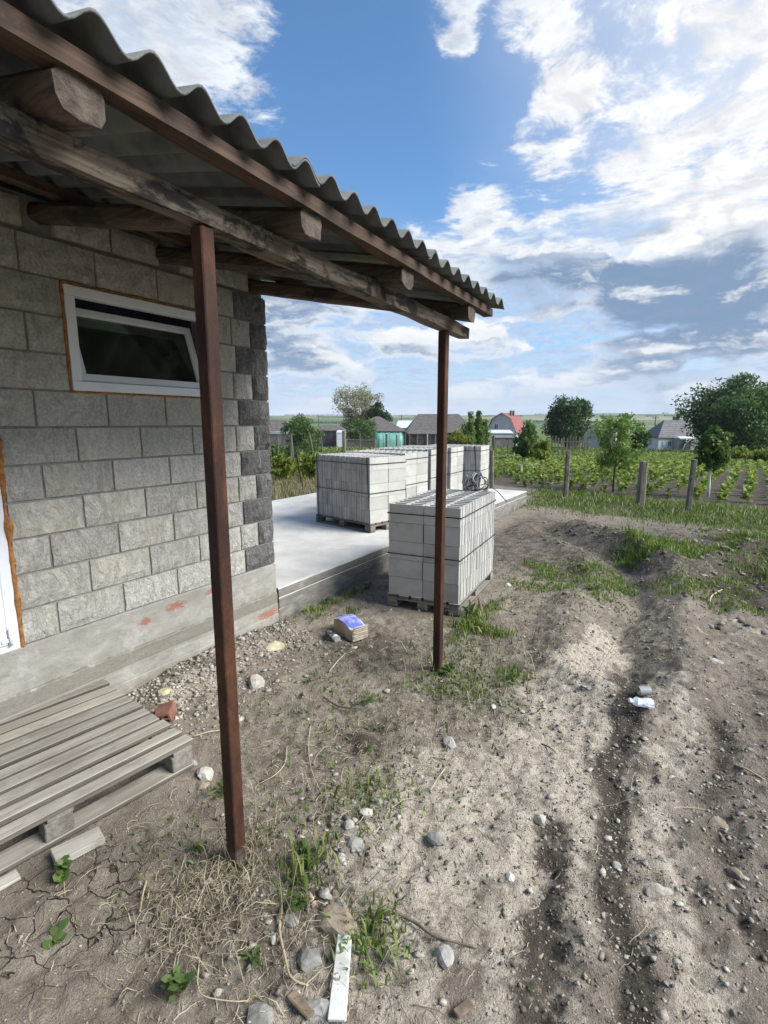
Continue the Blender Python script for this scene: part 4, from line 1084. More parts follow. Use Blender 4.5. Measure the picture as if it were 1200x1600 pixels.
n = 5200; x = np.concatenate([rng.uniform(-1.6, 1.6, 3200), rng.normal(-.4, .5, 2000)]); y = np.concatenate([rng.uniform(.6, 5.5, 3200), rng.normal(2.6, .9, 2000)])
k = y > .4; scatter_rocks('soil_flakes', on_pts(x[k], y[k], .001), np.clip(rng.lognormal(math.log(.0055), .6, int(k.sum())), .002, .02), M_flake, .2)
def strands(name, x, y, length, width, mat, lift=.03, curl=1.6, seg=5, flat=True, base=None):
    n = len(x); a = rng.uniform(0, 2*math.pi, n); ca = rng.normal(0, curl, n); V = np.zeros((n, seg+1, 2, 3)); px, py = x.copy(), y.copy()
    hh = rng.uniform(.1, 1, n)*lift; w0 = width*rng.uniform(.6, 1.3, n)
    for s in range(seg+1):
        u = s/seg; aa = a+ca*u; z = ground_z(px, py)+.003+hh*math.sin(math.pi*u)*rng.uniform(.6, 1.2, n)
        wx_, wy_ = -np.sin(aa)*w0*.5*(1-.6*u), np.cos(aa)*w0*.5*(1-.6*u)
        V[:, s, 0] = np.stack([px+wx_, py+wy_, z+w0*.3], 1); V[:, s, 1] = np.stack([px-wx_, py-wy_, z-w0*.3], 1)
        px = px+np.cos(aa)*length/seg; py = py+np.sin(aa)*length/seg
    b0 = (np.arange(n)*(seg+1)*2)[:, None]+(np.arange(seg)*2)[None]
    Fs = np.stack([b0, b0+1, b0+3, b0+2], -1).reshape(-1, 4)
    return kind(link(name, np_mesh(name, V.reshape(-1, 3), Fs), mat), 'stuff')
def blob(cx, cy, sx, sy, n): return rng.normal(cx, sx, n), rng.normal(cy, sy, n)
S = [blob(-1.33, 1.05, .11, .16, 900), blob(-1.42, 1.75, .35, .45, 560), blob(-1.2, 2.3, .3, .4, 380), blob(-.82, 1.12, .14, .18, 380), blob(-1.1, .95, .3, .12, 320),
     blob(-1.0, 3.2, .4, .5, 350), blob(-.2, 4.6, .5, .6, 450), blob(-.35, 3.6, .4, .4, 200), blob(-1.75, 1.0, .2, .25, 160), (rng.uniform(-2.2, 1.4, 700), rng.uniform(.6, 6, 700)), blob(-2.0, 1.9, .35, .3, 250)]
x = np.concatenate([s[0] for s in S]); y = np.concatenate([s[1] for s in S]); k = ~((x < -1.93) & (y < 1.62)) & (x > -2.8); x, y = x[k], y[k]
strands('dry_straw', x, y, rng.lognormal(math.log(.05), .6, len(x)), .0021, L_straw, .022, .9)
x2 = np.concatenate([rng.uniform(-2.3, 1.5, 3200), rng.normal(-1.2, .5, 2600)]); y2 = np.concatenate([rng.uniform(.6, 6.5, 3200), rng.normal(1.8, .9, 2600)])
k = ~((x2 < -1.93) & (y2 < 1.62)) & (x2 > -2.8) & (y2 > .4); strands('straw_bits', x2[k], y2[k], rng.lognormal(math.log(.022), .5, int(k.sum())), .0024, L_straw, .008, .6, 2)
def blades(name, x, y, h, wv, mat, lean=.5, kd=True):
    n = len(x); a = rng.uniform(0, 2*math.pi, n); l = np.abs(rng.normal(0, lean, n)); z = ground_z(x, y)-.003
    dxv, dyv = np.cos(a), np.sin(a); t_ = rng.uniform(0, 2*math.pi, n); wx_, wy_ = np.cos(t_)*wv/2, np.sin(t_)*wv/2
    V = np.zeros((n, 5, 3)); mx_, my_ = x+dxv*l*h*.35, y+dyv*l*h*.35
    V[:, 0] = np.stack([x-wx_, y-wy_, z], 1); V[:, 1] = np.stack([x+wx_, y+wy_, z], 1)
    V[:, 2] = np.stack([mx_+wx_*.8, my_+wy_*.8, z+h*.6], 1); V[:, 3] = np.stack([mx_-wx_*.8, my_-wy_*.8, z+h*.6], 1)
    V[:, 4] = np.stack([x+dxv*l*h, y+dyv*l*h, z+h*(1-.25*np.minimum(l, 1.5))], 1)
    b0 = np.arange(n)[:, None]*5
    Fs = np.concatenate([b0+np.array([[0, 1, 2]]), b0+np.array([[0, 2, 3]]), b0+np.array([[3, 2, 4]])])
    return kind(link(name, np_mesh(name, V.reshape(-1, 3), Fs), mat), 'stuff')
def clumps(xr, yr, n, per, spread):
    cx_, cy_ = rng.uniform(*xr, n), rng.uniform(*yr, n)
    return np.repeat(cx_, per)+rng.normal(0, spread, n*per), np.repeat(cy_, per)+rng.normal(0, spread, n*per)
G = []; HG = []
def gadd(x, y, h): G.append((x, y)); HG.append(rng.lognormal(math.log(h), .35, len(x)))
gadd(*blob(-1.2, 2.85, .17, .15, 420), .035); gadd(*blob(-1.35, 3.35, .14, .2, 220), .03); gadd(*blob(-1.36, 3.80, .13, .05, 480), .055)
gadd(*blob(-1.5, 3.95, .05, .3, 500), .05); gadd(*blob(-.92, 3.15, .07, .07, 180), .04)
gadd(*clumps((-1.6, -.5), (5., 6.3), 60, 45, .07), .035)
gadd(*clumps((-.75, .1), (6.6, 8.2), 60, 60, .09), .06); gadd(*clumps((-.3, .5), (5.3, 6.3), 26, 45, .08), .04)
gadd(*clumps((.2, 1.8), (6.6, 9.4), 60, 45, .09), .06)
gadd(*blob(-1.12, 1.28, .05, .07, 130), .06); gadd(*blob(-1.75, 2.35, .2, .25, 260), .03); gadd(*blob(-.78, 1.2, .07, .07, 200), .05)
gadd(*clumps((-2.85, -2.5), (3.2, 4.2), 8, 26, .04), .06); gadd(*blob(-1.15, 1.75, .12, .12, 260), .035)
# strip before the garden fence (runs obliquely)
u = rng.uniform(0, 1, 16000); x = -3.4+u*9.; yc = 10.55-.22*(x); y = yc+rng.normal(0, .62, len(x)); dens_ = fbm(x*1.6, y*1.6, 3, 71); k = dens_ > .46; gadd(x[k], y[k], .05)
u = rng.uniform(0, 1, 5000); x = -3.3+u*9.; y = 11.9-.2*x+rng.normal(0, .35, len(x)); gadd(x, y, .075)
x = np.concatenate([g[0] for g in G]); y = np.concatenate([g[1] for g in G]); h = np.concatenate(HG)
k = ~((x < -2.9) & (y < 10.5)) & ~((x < -1.93) & (y < 1.62)); x, y, h = x[k], y[k], h[k]
blades('grass', x, y, h, .004+.05*h+.0006*np.hypot(x, y), L_grass, .6)
# dry grass on the bank left of the slab
x = rng.uniform(-16, -6.6, 16000); y = rng.uniform(6., 18, 16000)
L_dry = leafmat('dry_grass_blades', [(.16, .125, .06), (.26, .21, .10), (.10, .12, .03), (.17, .19, .05)], trans=.15)
blades('dry_grass', x, y, rng.lognormal(math.log(.14), .35, len(x)), .016, L_dry, .7)
# far meadow around the village: coarse tussocks
n = 15000; dd = rng.uniform(26, 90, n); pxx = rng.uniform(380, 1240, n)
xx = np.array([0.]*n); r0 = -math.sin(YAW)+0*pxx
lat = (pxx-600)/822*dd; x = FW.x*dd+RT.x*lat; y = FW.y*dd+RT.y*lat
blades('meadow_grass', x, y, rng.uniform(.15, .4, n), .05+.0016*dd, L_grass, .8)

cc = [blob(-1.15, 5.5, .45, .5, 1500), blob(-1.15, 2.95, .3, .28, 900), blob(-1.5, 4.4, .2, .5, 300), blob(-.75, 4.9, .4, .5, 500), blob(-1.7, 2.3, .3, .3, 300), blob(-1.25, 1.35, .2, .2, 260),
      blob(-1.6, 1.05, .25, .2, 160), blob(-.3, 7.2, .6, .7, 1600), blob(.7, 7.6, .7, .9, 1300), blob(-2.7, 3.6, .15, .4, 200), blob(-.95, 1.9, .3, .4, 220)]
x = np.concatenate([q[0] for q in cc]); y = np.concatenate([q[1] for q in cc])
k = (fbm(x*5, y*5, 3, 77) > .45) & (x > -2.85) & ~((x < -1.93) & (y < 1.62)) & ~((x > -2.35) & (x < -1.62) & (y > 3.9) & (y < 5.2)); x, y = x[k], y[k]
L_cover = leafmat('ground_cover_leaves', [(.06, .095, .03), (.10, .145, .045), (.16, .19, .075), (.20, .17, .09)], trans=.2)
xg, yg = np.concatenate([rng.normal(-1.2, .3, 260), rng.normal(-1.05, .12, 160), rng.normal(-1.35, .12, 120), rng.uniform(-3, 2.5, 1500)]), np.concatenate([rng.normal(3.2, .5, 260), rng.normal(1.2, .18, 160), rng.normal(1.2, .2, 120), rng.uniform(9.3, 11.6, 1500)])
blades('dry_stems', xg, yg, rng.lognormal(math.log(.09), .4, len(xg)), .0028+.0006*np.hypot(xg, yg), L_straw, .8)
blades('ground_cover', x, y, rng.lognormal(math.log(.022), .4, len(x)), .011, L_cover, 1.4)
# ------------------------------------------------------------------ weeds in the yard
def leaf_fan(n, length, wv, up, seed, stems=1, height=0.):
    r = np.random.default_rng(seed); V = []; Fs = []
    for i in range(n):
        a = r.uniform(0, 2*math.pi); el = r.uniform(*up); L_ = length*r.uniform(.6, 1.2); W_ = wv*r.uniform(.7, 1.2)
        d = np.array([math.cos(a)*math.cos(el), math.sin(a)*math.cos(el), math.sin(el)]); s = np.array([-math.sin(a), math.cos(a), 0])
        tw = r.uniform(-.5, .5); up_ = np.cross(d, s); s = s*math.cos(tw)+up_*math.sin(tw)
        o = np.array([r.normal(0, .12)*length, r.normal(0, .12)*length, height*r.uniform(0, 1)])
        b0 = len(V); dr = np.array([0, 0, -1])*L_*.22
        V += [o, o+d*L_*.35+s*W_*.42, o+d*L_*.35-s*W_*.42, o+d*L_*.7+s*W_*.5+dr*.4, o+d*L_*.7-s*W_*.5+dr*.4, o+d*L_+dr]
        Fs += [[b0, b0+2, b0+1], [b0+1, b0+2, b0+4], [b0+1, b0+4, b0+3], [b0+3, b0+4, b0+5]]
    return np.array(V), np.array(Fs)
weeds = [(345, 1243, 24, .055, .018, (.2, 1.2), .04, 'bright green leafy weed tuft left of the near post'),
         (100, 1372, 40, .035, .028, (.1, 1.0), .06, 'dark green weed with round leaves under the pallet edge'),
         (280, 1555, 34, .05, .022, (.3, 1.2), .06, 'green weed sprout at the bottom left among straw'),
         (575, 1094, 14, .065, .02, (.05, .5), .01, 'flat grey-green rosette weed right of the dark stick'),
         (478, 1350, 30, .05, .014, (.5, 1.4), .07, 'upright green weed right of the near post foot'),
         (468, 1420, 22, .045, .02, (.2, 1.), .04, 'green weed beside the pinkish stone'),
         (484, 1068, 22, .04, .010, (.4, 1.3), .03, 'small grassy weed tuft behind the pale stick'),
         (312, 1330, 16, .03, .018, (.2, 1.), .03, 'small green sprout left of the near post'),
         (85, 1470, 9, .05, .035, (.05, .6), .01, 'broad-leaved flat weed on the cracked soil at left'),
         (395, 1500, 26, .045, .008, (.1, .9), .02, 'grey-green feathery weed below the near post'),
         (575, 920, 20, .09, .02, (.4, 1.3), .04, 'leafy weed growing against the slab edge left of the block stack'),
         (512, 945, 18, .07, .014, (.5, 1.4), .04, 'grassy weed at the slab edge behind the cut stone'),
         (700, 1055, 26, .08, .022, (.4, 1.3), .04, 'broad green weed right of the far post foot'),
         (735, 965, 34, .13, .02, (.5, 1.4), .05, 'lush green tuft under the right corner of the block stack'),
         (930, 925, 18, .11, .03, (.3, 1.1), .03, 'light green weed on the track behind the tyre lane')]
for i, (px, py, n_, ln_, wd_, up, hh_, lab) in enumerate(weeds):
    V, Fs = leaf_fan(n_, ln_, wd_, up, i+11, 1, hh_); p = on_ground(px, py)
    tag(link('weed', np_mesh('weed', V, Fs), L_weed, None, p), lab, 'weed', 'weeds in the yard')

# ------------------------------------------------------------------ trees and shrubs
def leaf_cloud(r, centers, radii, per, size, squash=.85):
    n = len(centers)*per; C_ = np.repeat(centers, per, 0); Rr = np.repeat(radii, per)
    v = r.normal(0, 1, (n, 3)); v /= np.linalg.norm(v, axis=1)[:, None]
    o = C_ + v*(Rr*r.uniform(.15, 1, n)**.5)[:, None]*np.array([1, 1, squash])
    d = r.normal(0, 1, (n, 3)); d[:, 2] -= .3; d /= np.linalg.norm(d, axis=1)[:, None]
    u = np.cross(d, r.normal(0, 1, (n, 3))); u /= np.linalg.norm(u, axis=1)[:, None]
    s = size*r.uniform(.6, 1.35, n)[:, None]
    V = np.stack([o-d*s, o+u*s*.5-d*s*.1, o+d*s, o-u*s*.5-d*s*.1], 1)
    Fs = np.arange(n*4).reshape(n, 4)
    return V.reshape(-1, 3), Fs
def tree(name, label, loc, w_, h, trunk_h, leaf, lsize, nclump, per, seed, bark=None, tr=.12, shape='round', cl=.2, cat='tree', group=None, limbs=7, hollow=.35, trunk_vis=True):
    r = np.random.default_rng(seed); t = thing(name, label, cat, loc, 0, group)
    ch = h-trunk_h; cen = []
    tries = 0
    while len(cen) < nclump and tries < nclump*60:
        tries += 1
        v = r.uniform(-1, 1, 3); q = np.linalg.norm(v)
        if q > 1 or q < hollow: continue
        z01 = (v[2]+1)/2
        if shape == 'round': k = 1 + .18*math.sin(v[0]*5+seed)+.12*math.sin(v[1]*7+seed*2)
        elif shape == 'cone': k = max(.12, 1.25*(1-z01)**.7)*(1+.2*math.sin(v[0]*6+seed))
        elif shape == 'spread': k = (.75+.45*z01)*(1+.15*math.sin(v[0]*6+seed))
        else: k = 1
        cen.append([v[0]*w_/2*k*(1-cl*.6), v[1]*w_/2*k*(1-cl*.6), trunk_h+z01*ch*(1-cl*.35)+ (0 if shape != 'round' else .06*ch*math.sin(v[0]*7+seed*1.7))])
    cen = np.array(cen); rad = r.uniform(.55, 1.2, len(cen))*cl*w_/2*1.15
    V, Fs = leaf_cloud(r, cen, rad, per, lsize)
    crown = link('crown', np_mesh('crown', V, Fs), leaf, t)
    bm = bmesh.new(); top_ = trunk_h+ch*.45
    ax, ay = r.normal(0, .04*h), r.normal(0, .04*h)
    add_tube(bm, [(0, 0, -.15), (ax*.2, ay*.2, trunk_h*.5), (ax*.5, ay*.5, trunk_h), (ax, ay, top_)], [tr*1.2, tr, tr*.85, tr*.35], 8)
    pick = r.choice(len(cen), min(limbs, len(cen)), replace=False)
    for k in pick:
        c_ = cen[k]; z0 = trunk_h*r.uniform(.75, 1.05)+.1*ch; f = min(1, z0/top_)
        s0 = Vector((ax*f*.6, ay*f*.6, z0)); e = Vector(c_); m_ = s0.lerp(e, .5)+Vector((0, 0, .05*h))
        add_tube(bm, [s0, m_, e], [tr*.45, tr*.25, tr*.08], 5)
    link('trunk', bm_mesh('trunk', bm, True), bark or M_bark, t)
    return t
def ptree(name, label, px, d, wpx, top_y, trunk_frac, leaf, lsize, nclump, per, seed, **k):
    p = at(px, d); h = CAM_H+(660-top_y)*d/822-p.z
    return tree(name, label, p, wpx*d/822, h, h*trunk_frac, leaf, lsize, nclump, per, seed, **k)
ptree('walnut_tree', 'largest dark green walnut-like tree at the right edge beyond the garden', 1152, 58, 165, 588, .04, L_walnut, .18, 230, 120, 1, tr=.3, cl=.22, limbs=16)
ptree('walnut_tree', 'round dark green tree behind the plank fence in the middle distance', 890, 76, 84, 620, .10, L_walnut, .19, 150, 110, 2, tr=.28, cl=.24, limbs=12)
ptree('blossoming_tree', 'tall pale blossoming tree with visible branches behind the far left houses', 558, 112, 84, 596, .15, L_blossom, .19, 150, 62, 3, tr=.3, cl=.19, limbs=40, shape='spread', hollow=.15)
ptree('dark_tree', 'dark green tree right beside the pale blossoming tree', 590, 108, 44, 626, .12, L_dark, .22, 60, 80, 4, tr=.25, cl=.3)
ptree('green_tree', 'green bushy tree at far left beside the grey plank shed', 470, 62, 62, 649, .10, L_mid, .13, 80, 90, 5, tr=.12, cl=.28)
ptree('green_tree', 'light green bush-like tree before the dark hip roof at left', 566, 86, 52, 653, .08, L_mid, .15, 60, 80, 6, tr=.12, cl=.3)
p = at(742, 44)
for i, (px, tp, wp) in enumerate(((735, 634, 13), (748, 632, 14), (757, 645, 16), (742, 650, 34))):
    ptree('slender_tree', ['slender light green tree, left stem of the clump behind the far post', 'slender light green tree, tallest stem of the clump behind the far post', 'slender light green tree, right stem of the clump behind the far post', 'broad light green base growth of the tree clump behind the far post'][i],
          px, 44+i*.8, wp*1.5, tp, .05, L_light, .10, 46, 50, 20+i, tr=.05, cl=.4, shape='cone' if i < 3 else 'round', limbs=5)
ptree('yellow_bush', 'yellow-green bush just right of the far rusty post behind the stacks', 716, 36, 40, 668, .03, L_yellow, .09, 50, 60, 31, tr=.04, cl=.3, cat='bush')
ptree('young_tree', 'bushy young tree left of the picket boards at the garden edge', 826, 29, 52, 656, .10, L_mid, .085, 70, 55, 32, tr=.04, cl=.26, shape='cone')
ptree('yellow_bush', 'yellow-green bush low beside the bushy young tree', 850, 27, 34, 684, .05, L_yellow, .08, 40, 50, 33, tr=.03, cl=.3, cat='bush')
ptree('dark_bush', 'small dark bush left of the white house', 1001, 72, 34, 669, .05, L_dark, .14, 50, 70, 34, tr=.1, cl=.3, cat='bush')
ptree('pale_tree', 'pale green tree behind the small gabled house', 958, 100, 46, 652, .10, L_light, .2, 60, 60, 35, tr=.15, cl=.28)
# orchard saplings in the garden
p = Vector((-1.71, 13.53, gh(-1.71, 13.53)))
tree('fruit_sapling', 'light green fruit sapling between the first and second garden fence posts', p, 1.45, 2.02, .55, L_light, .042, 60, 55, 41, bark=M_bark, tr=.022, cl=.22, shape='round', limbs=22)
p = Vector((.26, 13.6, gh(.26, 13.6)))
t = tree('fruit_sapling', 'compact dark round-headed sapling on a white trunk behind the right fence post', p, .74, 1.58, .62, L_mid, .055, 46, 60, 42, bark=M_lime, tr=.024, cl=.34, limbs=5, hollow=.1)
p = at(818, 17.); tree('fruit_sapling', 'thin leafless sapling with white painted trunk in the garden at left', p, .35, .6, .40, L_light, .03, 6, 8, 43, bark=M_lime, tr=.03, cl=.3, limbs=3)
for i, (px, d, wp, tp) in enumerate(((1140, 36, 44, 700), (1172, 34, 46, 698), (1205, 33, 44, 700))):
    ptree('yellow_shrub', ['low yellow-green shrub under the big tree, leftmost of three', 'low yellow-green shrub under the big tree, middle of three', 'low yellow-green shrub under the big tree, cut by the right photo edge'][i], px, d, wp, tp, .03, L_yellow, .09, 40, 55, 50+i, tr=.03, cl=.3, cat='shrub', group='yellow shrubs under the big tree')
# vines and shrubs left of the slab
vines = [(440, 15, 34, 708, L_yellow, 'yellow-green vine bush right beside the building corner'), (462, 17, 36, 712, L_yellow, 'yellow-green vine bush behind the dark leaning stake'),
         (487, 15.5, 36, 705, L_yellow, 'yellow-green vine bush just left of the first slab stack'), (452, 24, 36, 694, L_mid, 'green shrub behind the vines, near the plank shed'),
         (483, 30, 36, 683, L_mid, 'dark green shrub behind the crooked fence stakes'), (431, 30, 26, 690, L_mid, 'green shrub half hidden by the building corner')]
for i, (px, d, wp, tp, lf, lab) in enumerate(vines):
    ptree('vine_bush', lab, px, d, wp*1.2, tp, .06, lf, .06, 36, 40, 60+i, tr=.03, cl=.34, cat='bush', group='vines and shrubs left of the slab')

# ------------------------------------------------------------------ garden crop rows
def crop_mesh(seed):
    V, Fs = leaf_fan(40, .125, .072, (.1, 1.2), seed, 1, .20); m_ = np_mesh('crop_plant', V, Fs); m_.materials.append(L_crop); return m_
crops = [crop_mesh(100+i) for i in range(6)]
pos = []
ang = R(4); ux, uy = math.sin(ang), math.cos(ang)
for row in np.arange(-48, 30, .48):
    for k in np.arange(0, 60, .40):
        x = row + ux*k + rng.normal(0, .05); y = 12.9 - .16*row + uy*k + rng.normal(0, .06); d = x*FW.x+y*FW.y; lat = (x*RT.x+y*RT.y)/max(d, .1)*822+600
        if d < 9 or d > 58 or lat < 700 or lat > 1260 or (lat < 800 and y < 15) or random.random() < .13: continue
        if lat < 960 and d > 36: continue
        pos.append((d, x, y, lat))
pos.sort()
z_ = ground_z(np.array([q[1] for q in pos]), np.array([q[2] for q in pos]))
inview = [i for i, q in enumerate(pos) if 700 < q[3] < 1215]
first = set(inview[:300])
rest = []
for i, (d, x, y, lat) in enumerate(pos):
    s = random.uniform(.6, 1.08)
    if i in first:
        o = link('crop_plant', crops[i % 6], None, None, (x, y, z_[i]), (0, 0, random.uniform(0, 6))); o.scale = (s, s, s*random.uniform(.85, 1.2))
        tag(o, 'leafy yellow-green crop plant in the nearest part of the garden rows', 'crop plant', 'crop plants in the garden rows')
    else: rest.append((x, y, z_[i], s))
rest = np.array(rest); V0, F0 = leaf_fan(14, .17, .11, (.1, 1.1), 222, 1, .2)
n = len(rest); a = rng.uniform(0, 6.28, n); ca, sa = np.cos(a), np.sin(a)
V = np.stack([(V0[None, :, 0]*ca[:, None]-V0[None, :, 1]*sa[:, None])*rest[:, 3:4], (V0[None, :, 0]*sa[:, None]+V0[None, :, 1]*ca[:, None])*rest[:, 3:4], V0[None, :, 2]*rest[:, 3:4]], -1)+rest[:, None, :3]
kind(link('crop_rows', np_mesh('crop_rows', V.reshape(-1, 3), (F0[None]+(np.arange(n)*len(V0))[:, None, None]).reshape(-1, 3)), L_crop), 'stuff')

# ------------------------------------------------------------------ fences
M_cpost = noisy('weathered_post', (.085, .075, .06), (.20, .182, .15), 10, bump=.7, bscale=40, bdist=.008, rnd_amt=.2)
M_wire = noisy('fence_wire', (.10, .10, .10), (.18, .17, .16), 10, bump=0, rnd_amt=0)
def post_mesh(w_, h, seed, taper=.9, n=6, rough=.1):
    bm = bmesh.new(); rows = []
    for s in range(6):
        u = s/5; row = []
        for q in range(n):
            a = 2*math.pi*(q+.5)/n; k = 1+rough*mnoise.noise(Vector((q*2.1, u*4, seed)))
            row.append(bm.verts.new((math.cos(a)*w_/2*k*(1-(1-taper)*u), math.sin(a)*w_/2*k*(1-(1-taper)*u), -.2+(h+.2)*u)))
        rows.append(row)
    for a, b in zip(rows[:-1], rows[1:]):
        for q in range(n): bm.faces.new((a[q], a[(q+1) % n], b[(q+1) % n], b[q]))
    tip = rows[-1]; c_ = bm.verts.new((0, 0, h+w_*.12))
    for q in range(n): bm.faces.new((tip[q], tip[(q+1) % n], c_))
    return bm_mesh('post', bm)
fa = thing('garden_fence', 'garden fence of rough weathered posts with thin wires before the crop rows', 'fence', (-.93, 11.48, 0))
fposts = [((-2.46, 11.81), .115, 1.03, (2, 1)), ((-.93, 11.48), .185, .88, (-2, 3)), ((-.09, 11.11), .12, .96, (1, -1)), ((1.9, 10.7), .13, .95, (1, 2)), ((-4.4, 12.5), .11, .95, (0, 2))]
for i, ((x, y), w_, h, (tx, ty)) in enumerate(fposts):
    z = gh(x, y); link('fence_post', post_mesh(w_, h, i*3.3), M_cpost if i != 1 else M_post_wood, fa, (x+.93, y-11.48, z), (R(tx), R(ty), i))
order = [4, 0, 1, 2, 3]
for zz_ in (.38, .68):
    pts = []
    for a, b in zip(order[:-1], order[1:]):
        pa, pb = fposts[a][0], fposts[b][0]
        for k in range(6):
            u = k/6; pts.append((pa[0]*(1-u)+pb[0]*u+.93, pa[1]*(1-u)+pb[1]*u-11.48, zz_-.05*math.sin(math.pi*u)))
    link('wire', tube_mesh('wire', pts, .0022, 4), M_wire, fa)
# crooked stake fence left, behind the slab
p0 = at(480, 19); fb = thing('stake_fence', 'crooked stake fence with loose wire beyond the slab at left', 'fence', p0)
def place_post(parent, px, d, ty, wpx, lean, mat, seed):
    p = at(px, d); h = CAM_H+(660-ty)*d/822-p.z
    o = link('fence_post', post_mesh(max(.03, wpx*d/822), h, seed), mat, parent, p-parent.location)
    dv = RT*lean; o.rotation_euler = Vector((dv.x, dv.y, 1)).to_track_quat('Z', 'Y').to_euler()
    return p, h
ends = []
for i, (px, d, ty, wp, ln_) in enumerate(((453, 17, 678, 3.6, .02), (459, 19, 682, 2.2, -.08), (493, 18, 675, 3.5, -.16), (504, 24, 682, 2.2, -.06), (537, 21, 673, 6, .0), (562, 25, 677, 2.2, 0), (585, 25, 686, 5, .02), (604, 26, 678, 4, 0), (620, 27, 680, 2.5, 0), (432, 18, 684, 3, .03))):
    p, h = place_post(fb, px, d, ty, wp, ln_, M_post_wood, i*2.2); ends.append((px, p, h))
ends.sort(key=lambda e: e[0])
for f in (.45, .8):
    link('wire', tube_mesh('wire', [e[1]+Vector((0, 0, e[2]*f))-fb.location for e in ends], .004, 4), M_wire, fb)
p = Vector((-8.82, 10.42, gh(-8.82, 10.42)))
o = link('leaning_stake', post_mesh(.045, 1.05, 8.8), M_strap, None, p); o.rotation_euler = Vector((-RT.x*.14, -RT.y*.14, 1)).to_track_quat('Z', 'Y').to_euler()
tag(o, 'dark thin stake leaning left beside the slab edge', 'stake')
# stakes behind the stacks, right
fc = thing('stake_fence', 'row of thin dark stakes with wire behind the far end of the slab', 'fence', at(770, 30))
ends = []
for i, (px, d, ty, wp) in enumerate(((640, 32, 681, 2), (667, 34, 682, 2), (772, 30, 681, 2.4), (795, 34, 686, 1.8))):
    p, h = place_post(fc, px, d, ty, wp, .01*i, M_post_wood, 40+i); ends.append((px, p, h))
link('wire', tube_mesh('wire', [e[1]+Vector((0, 0, e[2]*.8))-fc.location for e in ends], .005, 4), M_wire, fc)
# picket boards
fd = thing('picket_fence', 'grey picket fence of uneven boards under the round dark tree', 'fence', at(890, 60))
for i in range(14):
    px = 860+i*4.7; d = 60+.1*i; p = at(px, d); h = 1.55+random.uniform(-.25, .35)
    link('picket', box_mesh('picket', (-.09, -.015, -.2), (.09, .015, h), .006, .01), M_post_wood, fd, p-fd.location, (0, R(random.uniform(-3, 3)), YAW))
a, b = at(858, 60.1)-fd.location, at(924, 61.4)-fd.location
for zz_ in (.45, 1.1):
    link('rail', tube_mesh('rail', [a+Vector((-.05*RT.y, .08, zz_)), b+Vector((0, .08, zz_))], .045, 6), M_post_wood, fd)
# grey plank fence far left
fe = thing('plank_fence', 'dark grey plank fence left of the green polytunnel', 'fence', at(566, 82))
for i in range(16):
    px = 543+i*3.0; p = at(px, 82)
    link('plank', box_mesh('plank', (-.14, -.02, -.2), (.14, .02, 1.35+random.uniform(-.08, .08)), .006, .006), M_post_wood, fe, p-fe.location, (0, 0, YAW))
link('rail', tube_mesh('rail', [at(542, 81.9)-fe.location+Vector((0, 0, 1.15)), at(590, 81.9)-fe.location+Vector((0, 0, 1.15))], .04, 5), M_post_wood, fe)

# ------------------------------------------------------------------ village houses
def wallmat(n, c0, c1): return noisy(n, c0, c1, 1.2, bump=.3, bscale=20, rnd_amt=0)
W_white = wallmat('white_plaster', (.66, .66, .65), (.76, .76, .75)); W_grey = wallmat('grey_plaster', (.36, .355, .35), (.46, .45, .445)); W_dark = wallmat('dark_plaster', (.05, .048, .045), (.10, .095, .088))
W_wood = wallmat('old_boards', (.12, .11, .10), (.23, .215, .19)); W_red = wallmat('red_tin', (.30, .055, .045), (.40, .09, .07))
def roofmat(n, c0, c1):
    def fn(t, b):
        c = ocoord(t, False); x, y, z = t.sep(c)
        st = t.noise(t.v('MULTIPLY', c, (1, 1, 3)), 2.2, 6, .65); wv = t.m('SINE', t.m('MULTIPLY', z, 22.))
        col = t.mix(t.mr(st, .3, .7), c0, c1); col = t.v('SCALE', col, t.mr(wv, -1., 1., .86, 1.08)); t.set(b.inputs['Base Color'], col)
        t.set(b.inputs['Normal'], t.bump(t.m('ADD', t.m('MULTIPLY', wv, .4), st), .5, .05))
    return material(n, fn)
R_grey = roofmat('grey_slate_roof', (.12, .118, .115), (.21, .205, .20)); R_brown = roofmat('brown_grey_roof', (.085, .075, .068), (.155, .14, .128)); R_pale = roofmat('pale_tin_roof', (.45, .47, .48), (.62, .64, .65)); R_red = roofmat('red_roof', (.21, .075, .066), (.29, .12, .11))
M_win = noisy('dark_window_glass', (.02, .023, .027), (.05, .055, .06), 3, rough=.15, bump=0, spec=.6, rnd_amt=0)
M_frame = noisy('window_frame_paint', (.55, .55, .54), (.65, .65, .64), 3, bump=0, rnd_amt=0)
def hip_roof(w_, d_, ez, rz_, ridge, ov=.35, gable=False, th=.12):
    bm = bmesh.new(); a, b = w_/2+ov, d_/2+ov; r = ridge/2
    if gable: r = a
    v = [bm.verts.new(p) for p in ((-a, -b, ez), (a, -b, ez), (a, b, ez), (-a, b, ez), (-r, 0, rz_), (r, 0, rz_))]
    u = [bm.verts.new((q.co.x, q.co.y, q.co.z-th)) for q in v]
    for f in ((0, 1, 5, 4), (2, 3, 4, 5)): bm.faces.new([v[i] for i in f]); bm.faces.new([u[i] for i in f[::-1]])
    if gable:
        for f in ((0, 4), (4, 3), (2, 5), (5, 1)): bm.faces.new((v[f[0]], v[f[1]], u[f[1]], u[f[0]]))
    else:
        for f in ((1, 2, 5), (3, 0, 4)): bm.faces.new([v[i] for i in f]); bm.faces.new([u[i] for i in f[::-1]])
    for i, j in ((0, 1), (2, 3)) if gable else ((0, 1), (1, 2), (2, 3), (3, 0)): bm.faces.new((v[j], v[i], u[i], u[j]))
    return bm_mesh('roof', bm)
